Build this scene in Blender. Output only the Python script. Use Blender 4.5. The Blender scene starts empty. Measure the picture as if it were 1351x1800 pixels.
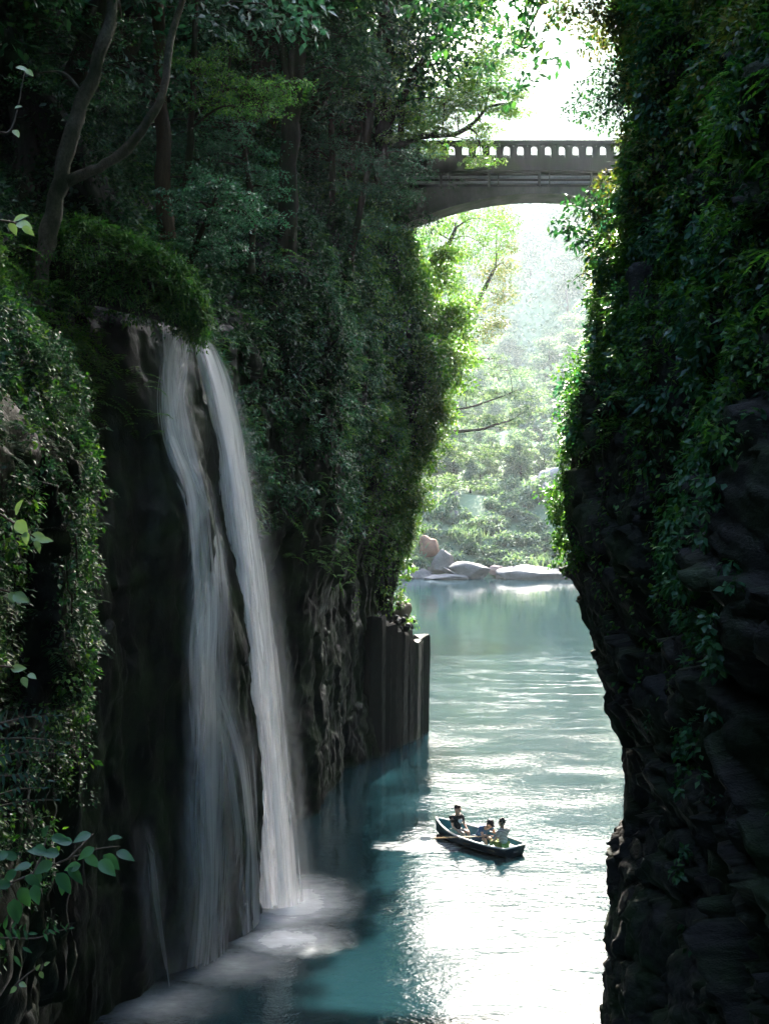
import bpy, math, random
import numpy as np
from mathutils import Vector, Matrix, Quaternion
R = math.radians
rng = np.random.default_rng(7); random.seed(7)
sc = bpy.context.scene
COL = sc.collection

# ------------------------------------------------------------------ camera, sky, sun, exposure
F, H, CX, HY = 2250.0, 12.5, 675.5, 865.0        # focal length in photo pixels, eye height, principal column, horizon row
cam_d = bpy.data.cameras.new('camera'); cam = bpy.data.objects.new('camera', cam_d); COL.objects.link(cam)
cam.location = (0, 0, H); cam.rotation_euler = (R(90), 0, 0)
cam_d.sensor_fit = 'VERTICAL'; cam_d.sensor_height = 36; cam_d.lens = F / 1800 * 36
cam_d.shift_y = -35 / 1800; cam_d.clip_start = .1; cam_d.clip_end = 5000
sc.camera = cam
SUN_AZ, SUN_EL = R(10), R(37)
SUN = Vector((math.sin(SUN_AZ) * math.cos(SUN_EL), math.cos(SUN_AZ) * math.cos(SUN_EL), math.sin(SUN_EL)))
w = bpy.data.worlds.new('World'); sc.world = w; w.use_nodes = True
nt = w.node_tree; bg = nt.nodes['Background']
sky = nt.nodes.new('ShaderNodeTexSky'); sky.sky_type = 'NISHITA'; sky.sun_disc = False
sky.sun_elevation = SUN_EL; sky.sun_rotation = SUN_AZ; sky.air_density = 1.0; sky.dust_density = 2.5
nt.links.new(sky.outputs[0], bg.inputs[0]); bg.inputs[1].default_value = .15
sd = bpy.data.lights.new('sun', 'SUN'); so = bpy.data.objects.new('sun', sd); COL.objects.link(so)
sd.energy = 3.0; sd.angle = R(.53); sd.color = (1, .93, .82)
so.rotation_euler = SUN.to_track_quat('Z', 'Y').to_euler(); so.location = (0, 0, 120)
vs = sc.view_settings; vs.view_transform = 'Standard'; vs.look = 'None'; vs.gamma = 1; vs.exposure = 3.8
vs.use_curve_mapping = False
cy = sc.cycles
cy.use_denoising = True; cy.max_bounces = 6; cy.diffuse_bounces = 3; cy.glossy_bounces = 3; cy.transmission_bounces = 3
cy.transparent_max_bounces = 24; cy.volume_bounces = 0; cy.caustics_reflective = False; cy.caustics_refractive = False
cy.sample_clamp_indirect = 4.0; cy.use_adaptive_sampling = True; cy.adaptive_threshold = .025

# ------------------------------------------------------------------ helpers
def at(px, py, Y): return np.array([(px - CX) / F * Y, Y, H - (py - HY) / F * Y])
def unit(a): return a / np.maximum(np.linalg.norm(a, axis=-1, keepdims=True), 1e-9)

def _h(ix, iy, iz, seed):
    h = (ix.astype(np.int64) * 374761393 + iy.astype(np.int64) * 668265263 + iz.astype(np.int64) * 2147483647 + seed * 1274126177) & 0xffffffff
    h = ((h ^ (h >> 13)) * 1274126177) & 0xffffffff
    h = ((h ^ (h >> 16)) * 2246822519) & 0xffffffff
    return ((h ^ (h >> 15)) & 0xffffff).astype(np.float64) / 0xffffff
def vnoise(P, seed=0):
    i = np.floor(P); f = P - i; f = f * f * (3 - 2 * f); i = i.astype(np.int64)
    r = 0
    for dx in (0, 1):
        for dy in (0, 1):
            for dz in (0, 1):
                wgt = (f[..., 0] if dx else 1 - f[..., 0]) * (f[..., 1] if dy else 1 - f[..., 1]) * (f[..., 2] if dz else 1 - f[..., 2])
                r = r + wgt * _h(i[..., 0] + dx, i[..., 1] + dy, i[..., 2] + dz, seed)
    return r * 2 - 1
def fbm(P, octv=4, seed=0, gain=.5):
    r, a, s = 0, 1, 1.0
    for k in range(octv):
        r = r + a * vnoise(P * s + 17.3 * k, seed + k); a *= gain; s *= 2.03
    return r
def worley(P, seed=0):
    i = np.floor(P).astype(np.int64); n = len(P)
    f1 = np.full(n, 9.); f2 = np.full(n, 9.); cid = np.zeros(n); cen = np.zeros((n, 3))
    for dx in (-1, 0, 1):
        for dy in (-1, 0, 1):
            for dz in (-1, 0, 1):
                c = i + np.array([dx, dy, dz])
                q = np.stack([c[:, 0] + _h(c[:, 0], c[:, 1], c[:, 2], seed), c[:, 1] + _h(c[:, 0], c[:, 1], c[:, 2], seed + 1), c[:, 2] + _h(c[:, 0], c[:, 1], c[:, 2], seed + 2)], 1)
                d = np.linalg.norm(q - P, axis=1); v = _h(c[:, 0], c[:, 1], c[:, 2], seed + 3)
                near = d < f1
                f2 = np.where(near, f1, np.minimum(f2, d)); cid = np.where(near, v, cid); cen = np.where(near[:, None], q, cen); f1 = np.where(near, d, f1)
    return f1, f2, cid, cen

def npmesh(name, V, Fc, smooth=False):
    V = np.asarray(V, np.float32); Fc = np.asarray(Fc, np.int32); k = Fc.shape[1]
    me = bpy.data.meshes.new(name); me.vertices.add(len(V)); me.vertices.foreach_set('co', V.ravel())
    me.loops.add(Fc.size); me.loops.foreach_set('vertex_index', Fc.ravel())
    me.polygons.add(len(Fc)); me.polygons.foreach_set('loop_start', np.arange(0, Fc.size, k, dtype=np.int32))
    if smooth: me.polygons.foreach_set('use_smooth', np.ones(len(Fc), bool))
    me.update(calc_edges=True); me.validate(); return me
def pymesh(name, V, Fc, smooth=False):
    me = bpy.data.meshes.new(name); me.from_pydata([tuple(map(float, v)) for v in V], [], [tuple(f) for f in Fc])
    if smooth: me.polygons.foreach_set('use_smooth', [True] * len(me.polygons))
    me.update(); return me
def obj(name, me, mat=None, parent=None):
    o = bpy.data.objects.new(name, me)
    if mat is not None and me is not None and not me.materials: me.materials.append(mat)
    COL.objects.link(o)
    if parent is not None: o.parent = parent
    return o
def tag(o, label=None, cat=None, group=None, kind=None):
    for k, v in (('label', label), ('category', cat), ('group', group), ('kind', kind)):
        if v: o[k] = v
    return o
def empty(name, loc=(0, 0, 0), rz=0):
    o = bpy.data.objects.new(name, None); COL.objects.link(o); o.location = loc; o.rotation_euler = (0, 0, rz); o.empty_display_size = .2; return o
class MB:
    """collects simple solids into one mesh"""
    def __init__(s): s.V = []; s.F = []
    def add(s, V, Fc):
        b = len(s.V); s.V += [tuple(map(float, v)) for v in V]; s.F += [tuple(i + b for i in f) for f in Fc]; return s
    def box(s, x0, x1, y0, y1, z0, z1):
        return s.add([(x0, y0, z0), (x1, y0, z0), (x1, y1, z0), (x0, y1, z0), (x0, y0, z1), (x1, y0, z1), (x1, y1, z1), (x0, y1, z1)],
                     [(0, 3, 2, 1), (4, 5, 6, 7), (0, 1, 5, 4), (1, 2, 6, 5), (2, 3, 7, 6), (3, 0, 4, 7)])
    def tube(s, pts, rad, n=8, cap=True):
        V, Fc = tube_vf(pts, rad, n, cap); return s.add(V, Fc)
    def build(s, name, mat, parent=None, smooth=False): return obj(name, pymesh(name, s.V, s.F, smooth), mat, parent)
def tube_vf(pts, rad, n=8, cap=True, wob=0, seed=0):
    pts = np.asarray(pts, float); m = len(pts); rad = np.broadcast_to(np.asarray(rad, float), (m,))
    T = unit(np.gradient(pts, axis=0)); ref = np.array([0, 0, 1.]) if abs(T[0, 2]) < .9 else np.array([1., 0, 0])
    V = []; a = np.arange(n) / n * 2 * np.pi; A = None
    for i in range(m):
        A = ref - T[i] * ref.dot(T[i]) if A is None else A - T[i] * A.dot(T[i])
        A = A / np.linalg.norm(A); B = np.cross(T[i], A)
        rr = rad[i] * (1 + (wob * vnoise(np.stack([np.cos(a) * 1.3, np.sin(a) * 1.3, np.full(n, i * .6)], 1) + seed, 3) if wob else 0))
        V.append(pts[i] + (np.cos(a) * rr)[:, None] * A + (np.sin(a) * rr)[:, None] * B)
    V = np.concatenate(V); Fc = []
    for i in range(m - 1):
        for j in range(n): Fc.append((i * n + j, i * n + (j + 1) % n, (i + 1) * n + (j + 1) % n, (i + 1) * n + j))
    if cap: Fc.append(tuple(range(n - 1, -1, -1))); Fc.append(tuple((m - 1) * n + j for j in range(n)))
    return V, Fc
def smooth_path(pts, k=6):
    P = np.asarray(pts, float); n = len(P); out = []
    for i in range(n - 1):
        p0, p1, p2, p3 = P[max(i - 1, 0)], P[i], P[i + 1], P[min(i + 2, n - 1)]
        for t in np.arange(k) / k:
            out.append(.5 * ((2 * p1) + (p2 - p0) * t + (2 * p0 - 5 * p1 + 4 * p2 - p3) * t * t + (3 * p1 - p0 - 3 * p2 + p3) * t ** 3))
    out.append(P[-1]); return np.array(out)

# ------------------------------------------------------------------ materials
MATS = {}
def newmat(name):
    m = bpy.data.materials.new(name); m.use_nodes = True; n = m.node_tree; MATS[name] = m
    return m, n, n.nodes['Principled BSDF'], n.nodes['Material Output']
def ramp(n, src, stops):
    r = n.nodes.new('ShaderNodeValToRGB'); e = r.color_ramp.elements
    while len(e) < len(stops): e.new(.5)
    for el, (p, c) in zip(e, stops): el.position = p; el.color = (*c, 1)
    n.links.new(src, r.inputs[0]); return r.outputs[0]
def noise(n, scale, detail=5, rough=.55, vec=None, out='Fac'):
    t = n.nodes.new('ShaderNodeTexNoise'); t.inputs['Scale'].default_value = scale; t.inputs['Detail'].default_value = detail; t.inputs['Roughness'].default_value = rough
    if vec is not None: n.links.new(vec, t.inputs['Vector'])
    return t.outputs[out]
def objco(n, scale=(1, 1, 1)):
    g = n.nodes.new('ShaderNodeNewGeometry'); mp = n.nodes.new('ShaderNodeMapping'); mp.inputs['Scale'].default_value = scale
    n.links.new(g.outputs['Position'], mp.inputs['Vector']); return mp.outputs[0]
def math_n(n, op, a, b=None, c=None, clamp=False):
    m = n.nodes.new('ShaderNodeMath'); m.operation = op; m.use_clamp = clamp
    for i, v in enumerate((a, b, c)):
        if v is None: continue
        if isinstance(v, (int, float)): m.inputs[i].default_value = v
        else: n.links.new(v, m.inputs[i])
    return m.outputs[0]
def mixcol(n, fac, a, b):
    m = n.nodes.new('ShaderNodeMix'); m.data_type = 'RGBA'
    for i, v in ((0, fac), (6, a), (7, b)):
        if isinstance(v, (int, float)): m.inputs[i].default_value = v
        elif isinstance(v, tuple): m.inputs[i].default_value = (*v, 1)
        else: n.links.new(v, m.inputs[i])
    return m.outputs[2]
def bump(n, h, strength, dist):
    b = n.nodes.new('ShaderNodeBump'); b.inputs['Strength'].default_value = strength; b.inputs['Distance'].default_value = dist
    n.links.new(h, b.inputs['Height']); return b.outputs[0]
def leafmat(name, stops, tr, trf=.38, rough=.42, spec=.5):
    m, n, p, out = newmat(name)
    g = n.nodes.new('ShaderNodeNewGeometry')
    c = ramp(n, g.outputs['Random Per Island'], stops)
    n.links.new(c, p.inputs['Base Color']); p.inputs['Roughness'].default_value = rough; p.inputs['Specular IOR Level'].default_value = spec
    t = n.nodes.new('ShaderNodeBsdfTranslucent'); mx = n.nodes.new('ShaderNodeMixShader'); mx.inputs[0].default_value = trf
    tc = n.nodes.new('ShaderNodeMix'); tc.data_type = 'RGBA'; tc.blend_type = 'MULTIPLY'; tc.inputs[0].default_value = 1
    n.links.new(c, tc.inputs[6]); tc.inputs[7].default_value = (*tr, 1); n.links.new(tc.outputs[2], t.inputs[0])
    n.links.new(p.outputs[0], mx.inputs[1]); n.links.new(t.outputs[0], mx.inputs[2]); n.links.new(mx.outputs[0], out.inputs[0])
    return m
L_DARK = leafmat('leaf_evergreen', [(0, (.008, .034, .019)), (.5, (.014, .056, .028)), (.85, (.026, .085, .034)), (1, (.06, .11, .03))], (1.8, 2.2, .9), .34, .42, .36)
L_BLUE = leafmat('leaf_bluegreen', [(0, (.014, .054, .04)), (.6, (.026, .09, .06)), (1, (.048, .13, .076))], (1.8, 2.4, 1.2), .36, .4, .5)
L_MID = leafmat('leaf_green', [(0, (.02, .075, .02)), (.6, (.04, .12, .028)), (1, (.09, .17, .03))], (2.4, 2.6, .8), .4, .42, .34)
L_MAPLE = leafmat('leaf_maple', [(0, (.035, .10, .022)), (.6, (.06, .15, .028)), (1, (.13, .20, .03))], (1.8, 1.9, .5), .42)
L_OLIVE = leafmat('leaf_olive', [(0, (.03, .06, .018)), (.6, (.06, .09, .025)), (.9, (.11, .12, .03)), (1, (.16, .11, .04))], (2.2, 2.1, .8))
L_GRASS = leafmat('blade_grass', [(0, (.014, .06, .016)), (.6, (.03, .10, .024)), (1, (.08, .16, .035))], (2.0, 2.3, .8), .38, .5, .2)
L_FAR = leafmat('leaf_far', [(0, (.035, .065, .05)), (.6, (.085, .13, .10)), (1, (.17, .21, .15))], (2.0, 2.2, .9), .3, .7, .2)  # pale bluish greens put some of the distance haze into the leaf colour
L_NEAR = leafmat('leaf_near', [(0, (.018, .07, .036)), (.6, (.03, .095, .045)), (1, (.05, .125, .045))], (2.0, 2.4, .8), .35, .4, .35)

def rockmat(name, dark, light, moss=.0, rough=.55, vscale=(1, 1, .5), bumpd=.05, spec=.2):
    m, n, p, out = newmat(name)
    v = objco(n, vscale); a = noise(n, 1.1, 8, .6, v); b = noise(n, 7, 6, .6, v); c = noise(n, 34, 4, .6, v)
    col = ramp(n, math_n(n, 'MULTIPLY_ADD', b, .5, math_n(n, 'MULTIPLY', a, .5)), [(.3, dark), (.55, tuple((x + y) / 2 for x, y in zip(dark, light))), (.75, light)])
    if moss > 0:
        mm = math_n(n, 'MULTIPLY', ramp(n, noise(n, .9, 5, .6, objco(n)), [(.5 - moss * .2, (0, 0, 0)), (.62, (1, 1, 1))]), .8)
        col = mixcol(n, mm, col, (.02, .035, .012))
    n.links.new(col, p.inputs['Base Color'])
    rr = n.nodes.new('ShaderNodeMapRange'); n.links.new(b, rr.inputs[0]); rr.inputs[1].default_value = .3; rr.inputs[2].default_value = .7; rr.inputs[3].default_value = rough - .15; rr.inputs[4].default_value = rough + .2
    n.links.new(rr.outputs[0], p.inputs['Roughness'])
    hgt = math_n(n, 'MULTIPLY_ADD', c, .25, math_n(n, 'MULTIPLY_ADD', b, .6, a))
    n.links.new(bump(n, hgt, .9, bumpd), p.inputs['Normal']); p.inputs['Specular IOR Level'].default_value = spec
    return m
ROCK = rockmat('wet_basalt', (.0025, .0027, .003), (.014, .0138, .013), .4, .5)
ROCK_R = rockmat('dark_cliff_rock', (.006, .006, .0062), (.05, .046, .041), .3, .62, (1, 1, 1.6), .06)
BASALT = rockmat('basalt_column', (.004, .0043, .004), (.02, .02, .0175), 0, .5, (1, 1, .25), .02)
BASALT_LIT = rockmat('light_painted_basalt', (.014, .015, .013), (.06, .06, .05), .15, .55, (1, 1, .25), .03)  # paler basalt for the rightmost columns, their side light put into the colour
BOULDER = rockmat('pale_boulder', (.07, .06, .055), (.22, .195, .175), 0, .7, (1, 1, 1), .08)
REDROCK = rockmat('rusty_earth', (.08, .045, .03), (.24, .12, .07), 0, .8, (1, 1, 1), .1)
SOIL = rockmat('forest_soil', (.008, .009, .006), (.03, .028, .018), .6, .8, (1, 1, 1), .1)
HILLM = rockmat('hill_soil', (.05, .09, .05), (.16, .20, .11), .0, .9, (.2, .2, .2), .3)
CONC = rockmat('weathered_concrete', (.008, .0078, .007), (.062, .058, .05), .3, .8, (2.2, 2.2, .22), .015)
CONC_BOUNCE = rockmat('bounce_painted_concrete', (.03, .029, .026), (.13, .125, .11), .15, .8, (1.2, 1.2, .5), .02)  # lighter concrete, bounce light on the arch soffit put into the colour
CONC_SHADE = rockmat('shade_painted_concrete', (.004, .004, .004), (.016, .015, .014), 0, .9, (1, 1, 1), .01)  # near-black, the deep shade between deck and arch put into the beam colour
BARK = rockmat('dark_bark', (.018, .014, .011), (.08, .062, .046), .15, .85, (4, 4, .9), .03)
BARK_L = rockmat('lichen_bark', (.025, .02, .016), (.26, .23, .18), .2, .85, (3, 3, 2), .03)
BARK_R = rockmat('red_bark', (.035, .02, .013), (.14, .085, .055), 0, .85, (5, 5, .8), .03)
def plain(name, c, rough=.6, metal=0, var=.25, scale=9):
    m, n, p, out = newmat(name); t = noise(n, scale, 4, .6, objco(n))
    n.links.new(ramp(n, t, [(.3, tuple(x * (1 - var) for x in c)), (.7, tuple(min(1, x * (1 + var)) for x in c))]), p.inputs['Base Color'])
    p.inputs['Roughness'].default_value = rough; p.inputs['Metallic'].default_value = metal; return m

# ------------------------------------------------------------------ leaves
def leaf_vf(C, D, N, Ln, W, fold=.18, droop=.0):
    """one folded diamond leaf per row: base C, tip direction D, face normal N"""
    n = len(C); D = unit(D); N = unit(N - D * np.sum(N * D, 1, keepdims=True)); S = np.cross(D, N)
    Ln = np.broadcast_to(Ln, (n,))[:, None]; W = np.broadcast_to(W, (n,))[:, None]
    mid = C + D * Ln * .42
    V = np.stack([C, mid + S * W * .5 + N * W * fold, C + D * Ln - N * Ln * droop, mid - S * W * .5 + N * W * fold], 1).reshape(-1, 3)
    b = (np.arange(n) * 4)[:, None]
    return V, np.concatenate([b + np.array([0, 1, 2]), b + np.array([0, 2, 3])], 0)
class Leaves:
    def __init__(s): s.V = []; s.F = []; s.n = 0
    def add(s, V, Fc):
        if len(V): s.V.append(V); s.F.append(Fc + s.n); s.n += len(V)
    def mesh(s, name): return npmesh(name, np.concatenate(s.V), np.concatenate(s.F))
def rnd(*sh): return rng.normal(size=sh)
UP = np.array([0, 0, 1.])

def spray(Lv, c, r, n, ln, tilt=.25, wr=.5, droop=.25):
    """a flat, layered spray of leaves like the end of a maple bough"""
    a = rng.uniform(0, 2 * np.pi, n); q = r * np.sqrt(rng.uniform(0, 1, n))
    nrm = unit(UP + tilt * rnd(3)); ax = unit(np.cross(nrm, rnd(3))); ay = np.cross(nrm, ax)
    el = rng.uniform(.55, 1)
    d = np.cos(a)[:, None] * ax + el * np.sin(a)[:, None] * ay
    P = c + d * q[:, None] - UP * (droop * q ** 2 / max(r, .01))[:, None] + rnd(n, 3) * r * .06
    D = d * .8 + rnd(n, 3) * .45 - UP * .25
    N = nrm + rnd(n, 3) * .35
    Lv.add(*leaf_vf(P, D, N, ln * rng.uniform(.6, 1.2, n), ln * wr * rng.uniform(.7, 1.2, n)))
def puff(Lv, c, r, n, ln, wr=.5, out=None, flat=.8, dn=.35):
    """a rounded clump of leaves facing outwards"""
    d = unit(rnd(n, 3)) * np.array([1, 1, flat]); q = r * rng.uniform(.35, 1, n) ** .6
    if out is not None:
        s = np.sum(d * out, 1); d = np.where((s < -.2)[:, None], d - 2 * s[:, None] * out, d)
    P = c + d * q[:, None]
    D = unit(d) * .7 + rnd(n, 3) * .5 - UP * dn
    N = UP * .7 + unit(d) * .5 + rnd(n, 3) * .4
    Lv.add(*leaf_vf(P, D, N, ln * rng.uniform(.6, 1.25, n), ln * wr * rng.uniform(.7, 1.2, n)))
def frond(Lv, c, d, L, n=12, ln=.09, lift=.35):
    """one fern frond: paired leaflets on a drooping midrib"""
    t = np.linspace(.08, 1, n); d = unit(d); side = unit(np.cross(d, UP) + 1e-4)
    P = c + d * (t * L)[:, None] + UP * (L * (lift * t - .75 * t ** 2))[:, None]
    T = unit(np.gradient(P, axis=0)); sz = ln * np.sin(np.pi * np.clip(t * .92 + .08, 0, 1)) ** .7 + .015
    for sg in (-1, 1):
        D = side * sg + T * .35 + rnd(n, 3) * .08 - UP * .15
        Lv.add(*leaf_vf(P, D, UP + rnd(n, 3) * .15 + 0 * P, sz * 1.9, sz * .55, .1))

# ------------------------------------------------------------------ gorge walls
class Wall:
    """a cliff swept along a plan line; profile knots give how far it leans out at each height"""
    def __init__(s, plan, side, knots, disp):
        P = smooth_path([(x, y, 0) for x, y in plan], 10)[:, :2]
        d = np.concatenate([[0], np.cumsum(np.linalg.norm(np.diff(P, axis=0), axis=1))])
        s.S = np.arange(0, d[-1], .1); s.P = np.stack([np.interp(s.S, d, P[:, k]) for k in (0, 1)], 1)
        T = np.gradient(s.P, axis=0); T = np.stack([np.convolve(np.pad(T[:, k], 10, mode='edge'), np.ones(21) / 21, 'valid') for k in (0, 1)], 1); T = unit(T)
        s.N = np.stack([T[:, 1], -T[:, 0]], 1) * side
        ks = np.array([s.at_y(y) for y, _ in knots]); zz = np.arange(-3, 70, .25)
        tab = np.array([np.interp(zz, [p[0] for p in pr], [p[1] for p in pr]) for _, pr in knots])
        s.ks, s.zz, s.tab, s.disp = ks, zz, tab, disp
    def at_y(s, y):
        return s.S[np.argmax(s.P[:, 1] >= y)]
    def off(s, S, Z):
        i = np.clip(np.searchsorted(s.ks, S) - 1, 0, len(s.ks) - 2); t = np.clip((S - s.ks[i]) / (s.ks[i + 1] - s.ks[i]), 0, 1); t = t * t * (3 - 2 * t)
        zi = np.clip((Z - s.zz[0]) / .25, 0, len(s.zz) - 1.001); z0 = zi.astype(int); zt = zi - z0
        def row(k): return s.tab[k, z0] * (1 - zt) + s.tab[k, z0 + 1] * zt
        return row(i) * (1 - t) + row(i + 1) * t
    def pos(s, S, Z, d=True):
        S = np.asarray(S, float); Z = np.asarray(Z, float)
        x, y = np.interp(S, s.S, s.P[:, 0]), np.interp(S, s.S, s.P[:, 1]); nx, ny = np.interp(S, s.S, s.N[:, 0]), np.interp(S, s.S, s.N[:, 1])
        o = s.off(S, Z); B = np.stack([x + nx * o, y + ny * o, Z], -1)
        if d:
            o = s.disp(B, S, Z); B = B + np.stack([nx * o, ny * o, 0 * o], -1)
        return B
    def normal(s, S, Z):
        a = s.pos(S + .15, Z) - s.pos(S - .15, Z); b = s.pos(S, Z + .15) - s.pos(S, Z - .15)
        n = unit(np.cross(a, b)); nx, ny = np.interp(S, s.S, s.N[:, 0]), np.interp(S, s.S, s.N[:, 1])
        sg = np.sign(n[..., 0] * nx + n[..., 1] * ny + n[..., 2] * .3); return n * np.where(sg == 0, 1, sg)[..., None]
    def mesh(s, name, ss, zs, smooth=True):
        A, Z = np.meshgrid(ss, zs, indexing='ij'); V = s.pos(A.ravel(), Z.ravel()); n, m = A.shape
        i, j = np.meshgrid(np.arange(n - 1), np.arange(m - 1), indexing='ij'); a = (i * m + j).ravel()
        return npmesh(name, V, np.stack([a, a + m, a + m + 1, a + 1], 1), smooth)
def steps(*segs): return np.unique(np.round(np.concatenate([np.arange(a, b, d) for a, b, d in segs]), 4))

def facets(Q, seed, amp, tilt, crack):
    f1, f2, cid, cen = worley(Q, seed); rv = np.stack([(cid * 57.31) % 1, (cid * 91.73) % 1, (cid * 133.7) % 1], 1) - .5
    return (cid - .5) * amp + np.sum((Q - cen) * rv, 1) * tilt - crack * np.clip(1 - (f2 - f1) * 14, 0, 1)
def disp_left(B, S, Z):
    Y = B[:, 1]
    falls = np.clip(1 - np.abs(Y - 34.5) / 6, 0, 1) ** .5 * (Z < 18)
    lob = fbm(B * np.array([.55, .55, .16]), 3, 11) * .45 + fbm(B * np.array([1.6, 1.6, .35]), 3, 15) * .16
    blk = fbm(B * np.array([.35, .35, .3]), 2, 21) * .4
    crag = facets(B * np.array([.7, .7, .3]) + .2 * fbm(B * .5, 2, 33)[:, None], 31, .3, .7, .1) + facets(B * np.array([2.0, 2.0, .9]), 35, .08, .25, .03)
    low = np.clip((9 - Z) / 3, 0, 1) * (Y > 44)
    d = falls * lob + (1 - falls) * (blk * (1 - .4 * low) + crag * (1 - .25 * low)) + fbm(B * 2.6, 3, 41) * .06
    return np.where(Y > 100, d * 2, d)
left = Wall([(-4.9, -45), (-4.8, -20), (-4.8, 0), (-5.1, 14), (-5.3, 20), (-5.5, 22.6), (-7.0, 24.6), (-7.5, 28), (-6.7, 30.6), (-5.35, 33), (-4.2, 35), (-3.8, 38), (-5.2, 40.5), (-5.4, 44), (-3.6, 48), (-2.5, 50.3),
             (-2.3, 53), (-1.7, 57), (-.5, 60.6), (.7, 63.7), (1.3, 66), (.6, 69), (-1.5, 74), (-2.5, 90), (-4, 120), (-6, 150), (-3, 176), (2.5, 184.5)], 1,
            [(-40, [(-3, 0), (12, 0), (16, -.6), (20, -3), (50, -16)]), (10, [(-3, -.4), (5, 0), (12, 0), (15, -.5), (17, -2.5), (24, -8), (50, -24)]),
             (21.5, [(-3, -.8), (4, -.4), (9, 0), (13, .1), (15, -.5), (16.5, -2.5), (22, -7), (50, -24)]), (26, [(-3, 0), (10, 0), (17, -1), (22, -4), (50, -20)]),
             (33, [(-3, .1), (3, 0), (8, -.3), (12, -.8), (15, -1.5), (17, -2.1), (18, -3.2), (22, -7), (50, -24)]),
             (37.5, [(-3, .1), (4, 0), (8, -.4), (11, -.9), (14, -1.3), (17, -1.9), (18.5, -3), (24, -7), (50, -22)]),
             (43, [(-3, -.6), (4, -.4), (9, .3), (13, .8), (17, .6), (21, -1), (26, -4), (50, -18)]),
             (50, [(-3, 0), (5, 0), (10, .2), (15, .7), (19, .8), (22, -.2), (27, -3), (50, -16)]),
             (58, [(-3, 0), (5, 0), (7, -.3), (12, .2), (16, 1), (20, 1.3), (24, .3), (28, -2), (50, -14)]),
             (64, [(-3, .1), (4.6, .1), (5.2, -.5), (6.5, -.9), (9.7, -.6), (12, -.2), (14.4, .4), (16.7, .9), (18.8, 1.7), (21, 1.6), (23.2, .9), (25.5, -.4), (29, -2), (50, -12)]),
             (72, [(-3, 0), (10, 0), (18, .5), (24, 0), (28, -1), (60, -14)]), (100, [(-3, 0), (14, -.5), (30, -6), (60, -30)]), (184, [(-3, 0), (2, -3), (60, -60)])], disp_left)
sl = lambda y: left.at_y(y)
obj('left_cliff', left.mesh('left_cliff', steps((0, sl(13), .8), (sl(13), sl(24.3), .07), (sl(24.3), sl(29), .2), (sl(29), sl(41), .07), (sl(41), sl(48), .15), (sl(48), sl(70), .11), (sl(70), sl(184), .8)),
                            steps((-1, 20, .1), (20, 30, .25), (30, 50.1, 1))), ROCK)['kind'] = 'structure'

RZ = [-3, 1.17, 2.2, 3.36, 4, 5.8, 7.1, 8.3, 9.2, 10.2, 10.8, 11.7, 12.3, 13.3, 14, 15, 16.3, 17.7, 19.1, 20.3, 21.4, 23, 26, 34, 50]
RX = [4.75, 4.86, 4.9, 4.95, 5.09, 5.2, 5.1, 4.85, 4.6, 4.35, 4.1, 3.95, 3.98, 4.25, 4.42, 4.6, 4.85, 5.1, 5.5, 5.85, 5.6, 5.4, 7, 11, 20]
def disp_right(B, S, Z):
    wq = .35 * fbm(B * .5, 3, 5)[:, None]
    d = facets(B * np.array([.6, .6, .42]) + wq, 61, .4, .9, .1) + facets(B * np.array([1.6, 1.5, 1.9]) + wq, 71, .13, .34, .04) + facets(B * np.array([4.2, 4.0, 5.5]) + wq, 75, .035, .12, .012)
    led = (Z * .55 + .8 * vnoise(B * np.array([.22, .22, .12]), 81)) % 1
    d = d + .28 * (led - .5) * np.clip((Z - 3) / 5, .3, 1) - .12 * np.clip(1 - led * 9, 0, 1) + fbm(B * .33, 3, 91) * .3 + fbm(B * 6, 2, 95) * .012
    edge = np.clip(1 - np.abs(B[:, 1] - 28) / 2.5, 0, 1)
    return d * (1 - .5 * edge)
prR = [(z, 4.75 - x) for z, x in zip(RZ, RX)]
prN = [(z, (4.75 - x) * .45 - .1) for z, x in zip(RZ, RX)]
right = Wall([(5.2, -45), (4.9, -20), (4.7, 0), (4.4, 11), (4.35, 15), (4.5, 20), (4.6, 24.5), (4.75, 28), (5.3, 29.6), (7, 31.5), (9.5, 38), (11.5, 48), (13, 60), (14.5, 70), (17, 90), (28, 120), (42, 160), (60, 200)], -1,
             [(-40, [(-3, 0), (16, 0), (24, -2), (50, -12)]), (14, prN), (22, prN), (27.3, prR), (29, prR), (33, [(-3, 0), (18, 0), (25, -1), (50, -9), (72, -18)]), (66, [(-3, 0), (20, 0), (27, -.3), (31, -2), (50, -12), (72, -26)]), (76, [(-3, 0), (16, 0), (24, -3), (31, -8), (72, -50)]), (110, [(-3, 0), (8, -3), (50, -30)]), (199, [(-3, 0), (8, -8), (50, -50)])], disp_right)
sr = lambda y: right.at_y(y)
obj('right_cliff', right.mesh('right_cliff', steps((0, sr(11.5), .8), (sr(11.5), sr(31), .06), (sr(31), sr(199), .7)), steps((-1, 24, .075), (24, 72.1, .8)), False), ROCK_R)['kind'] = 'structure'

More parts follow.
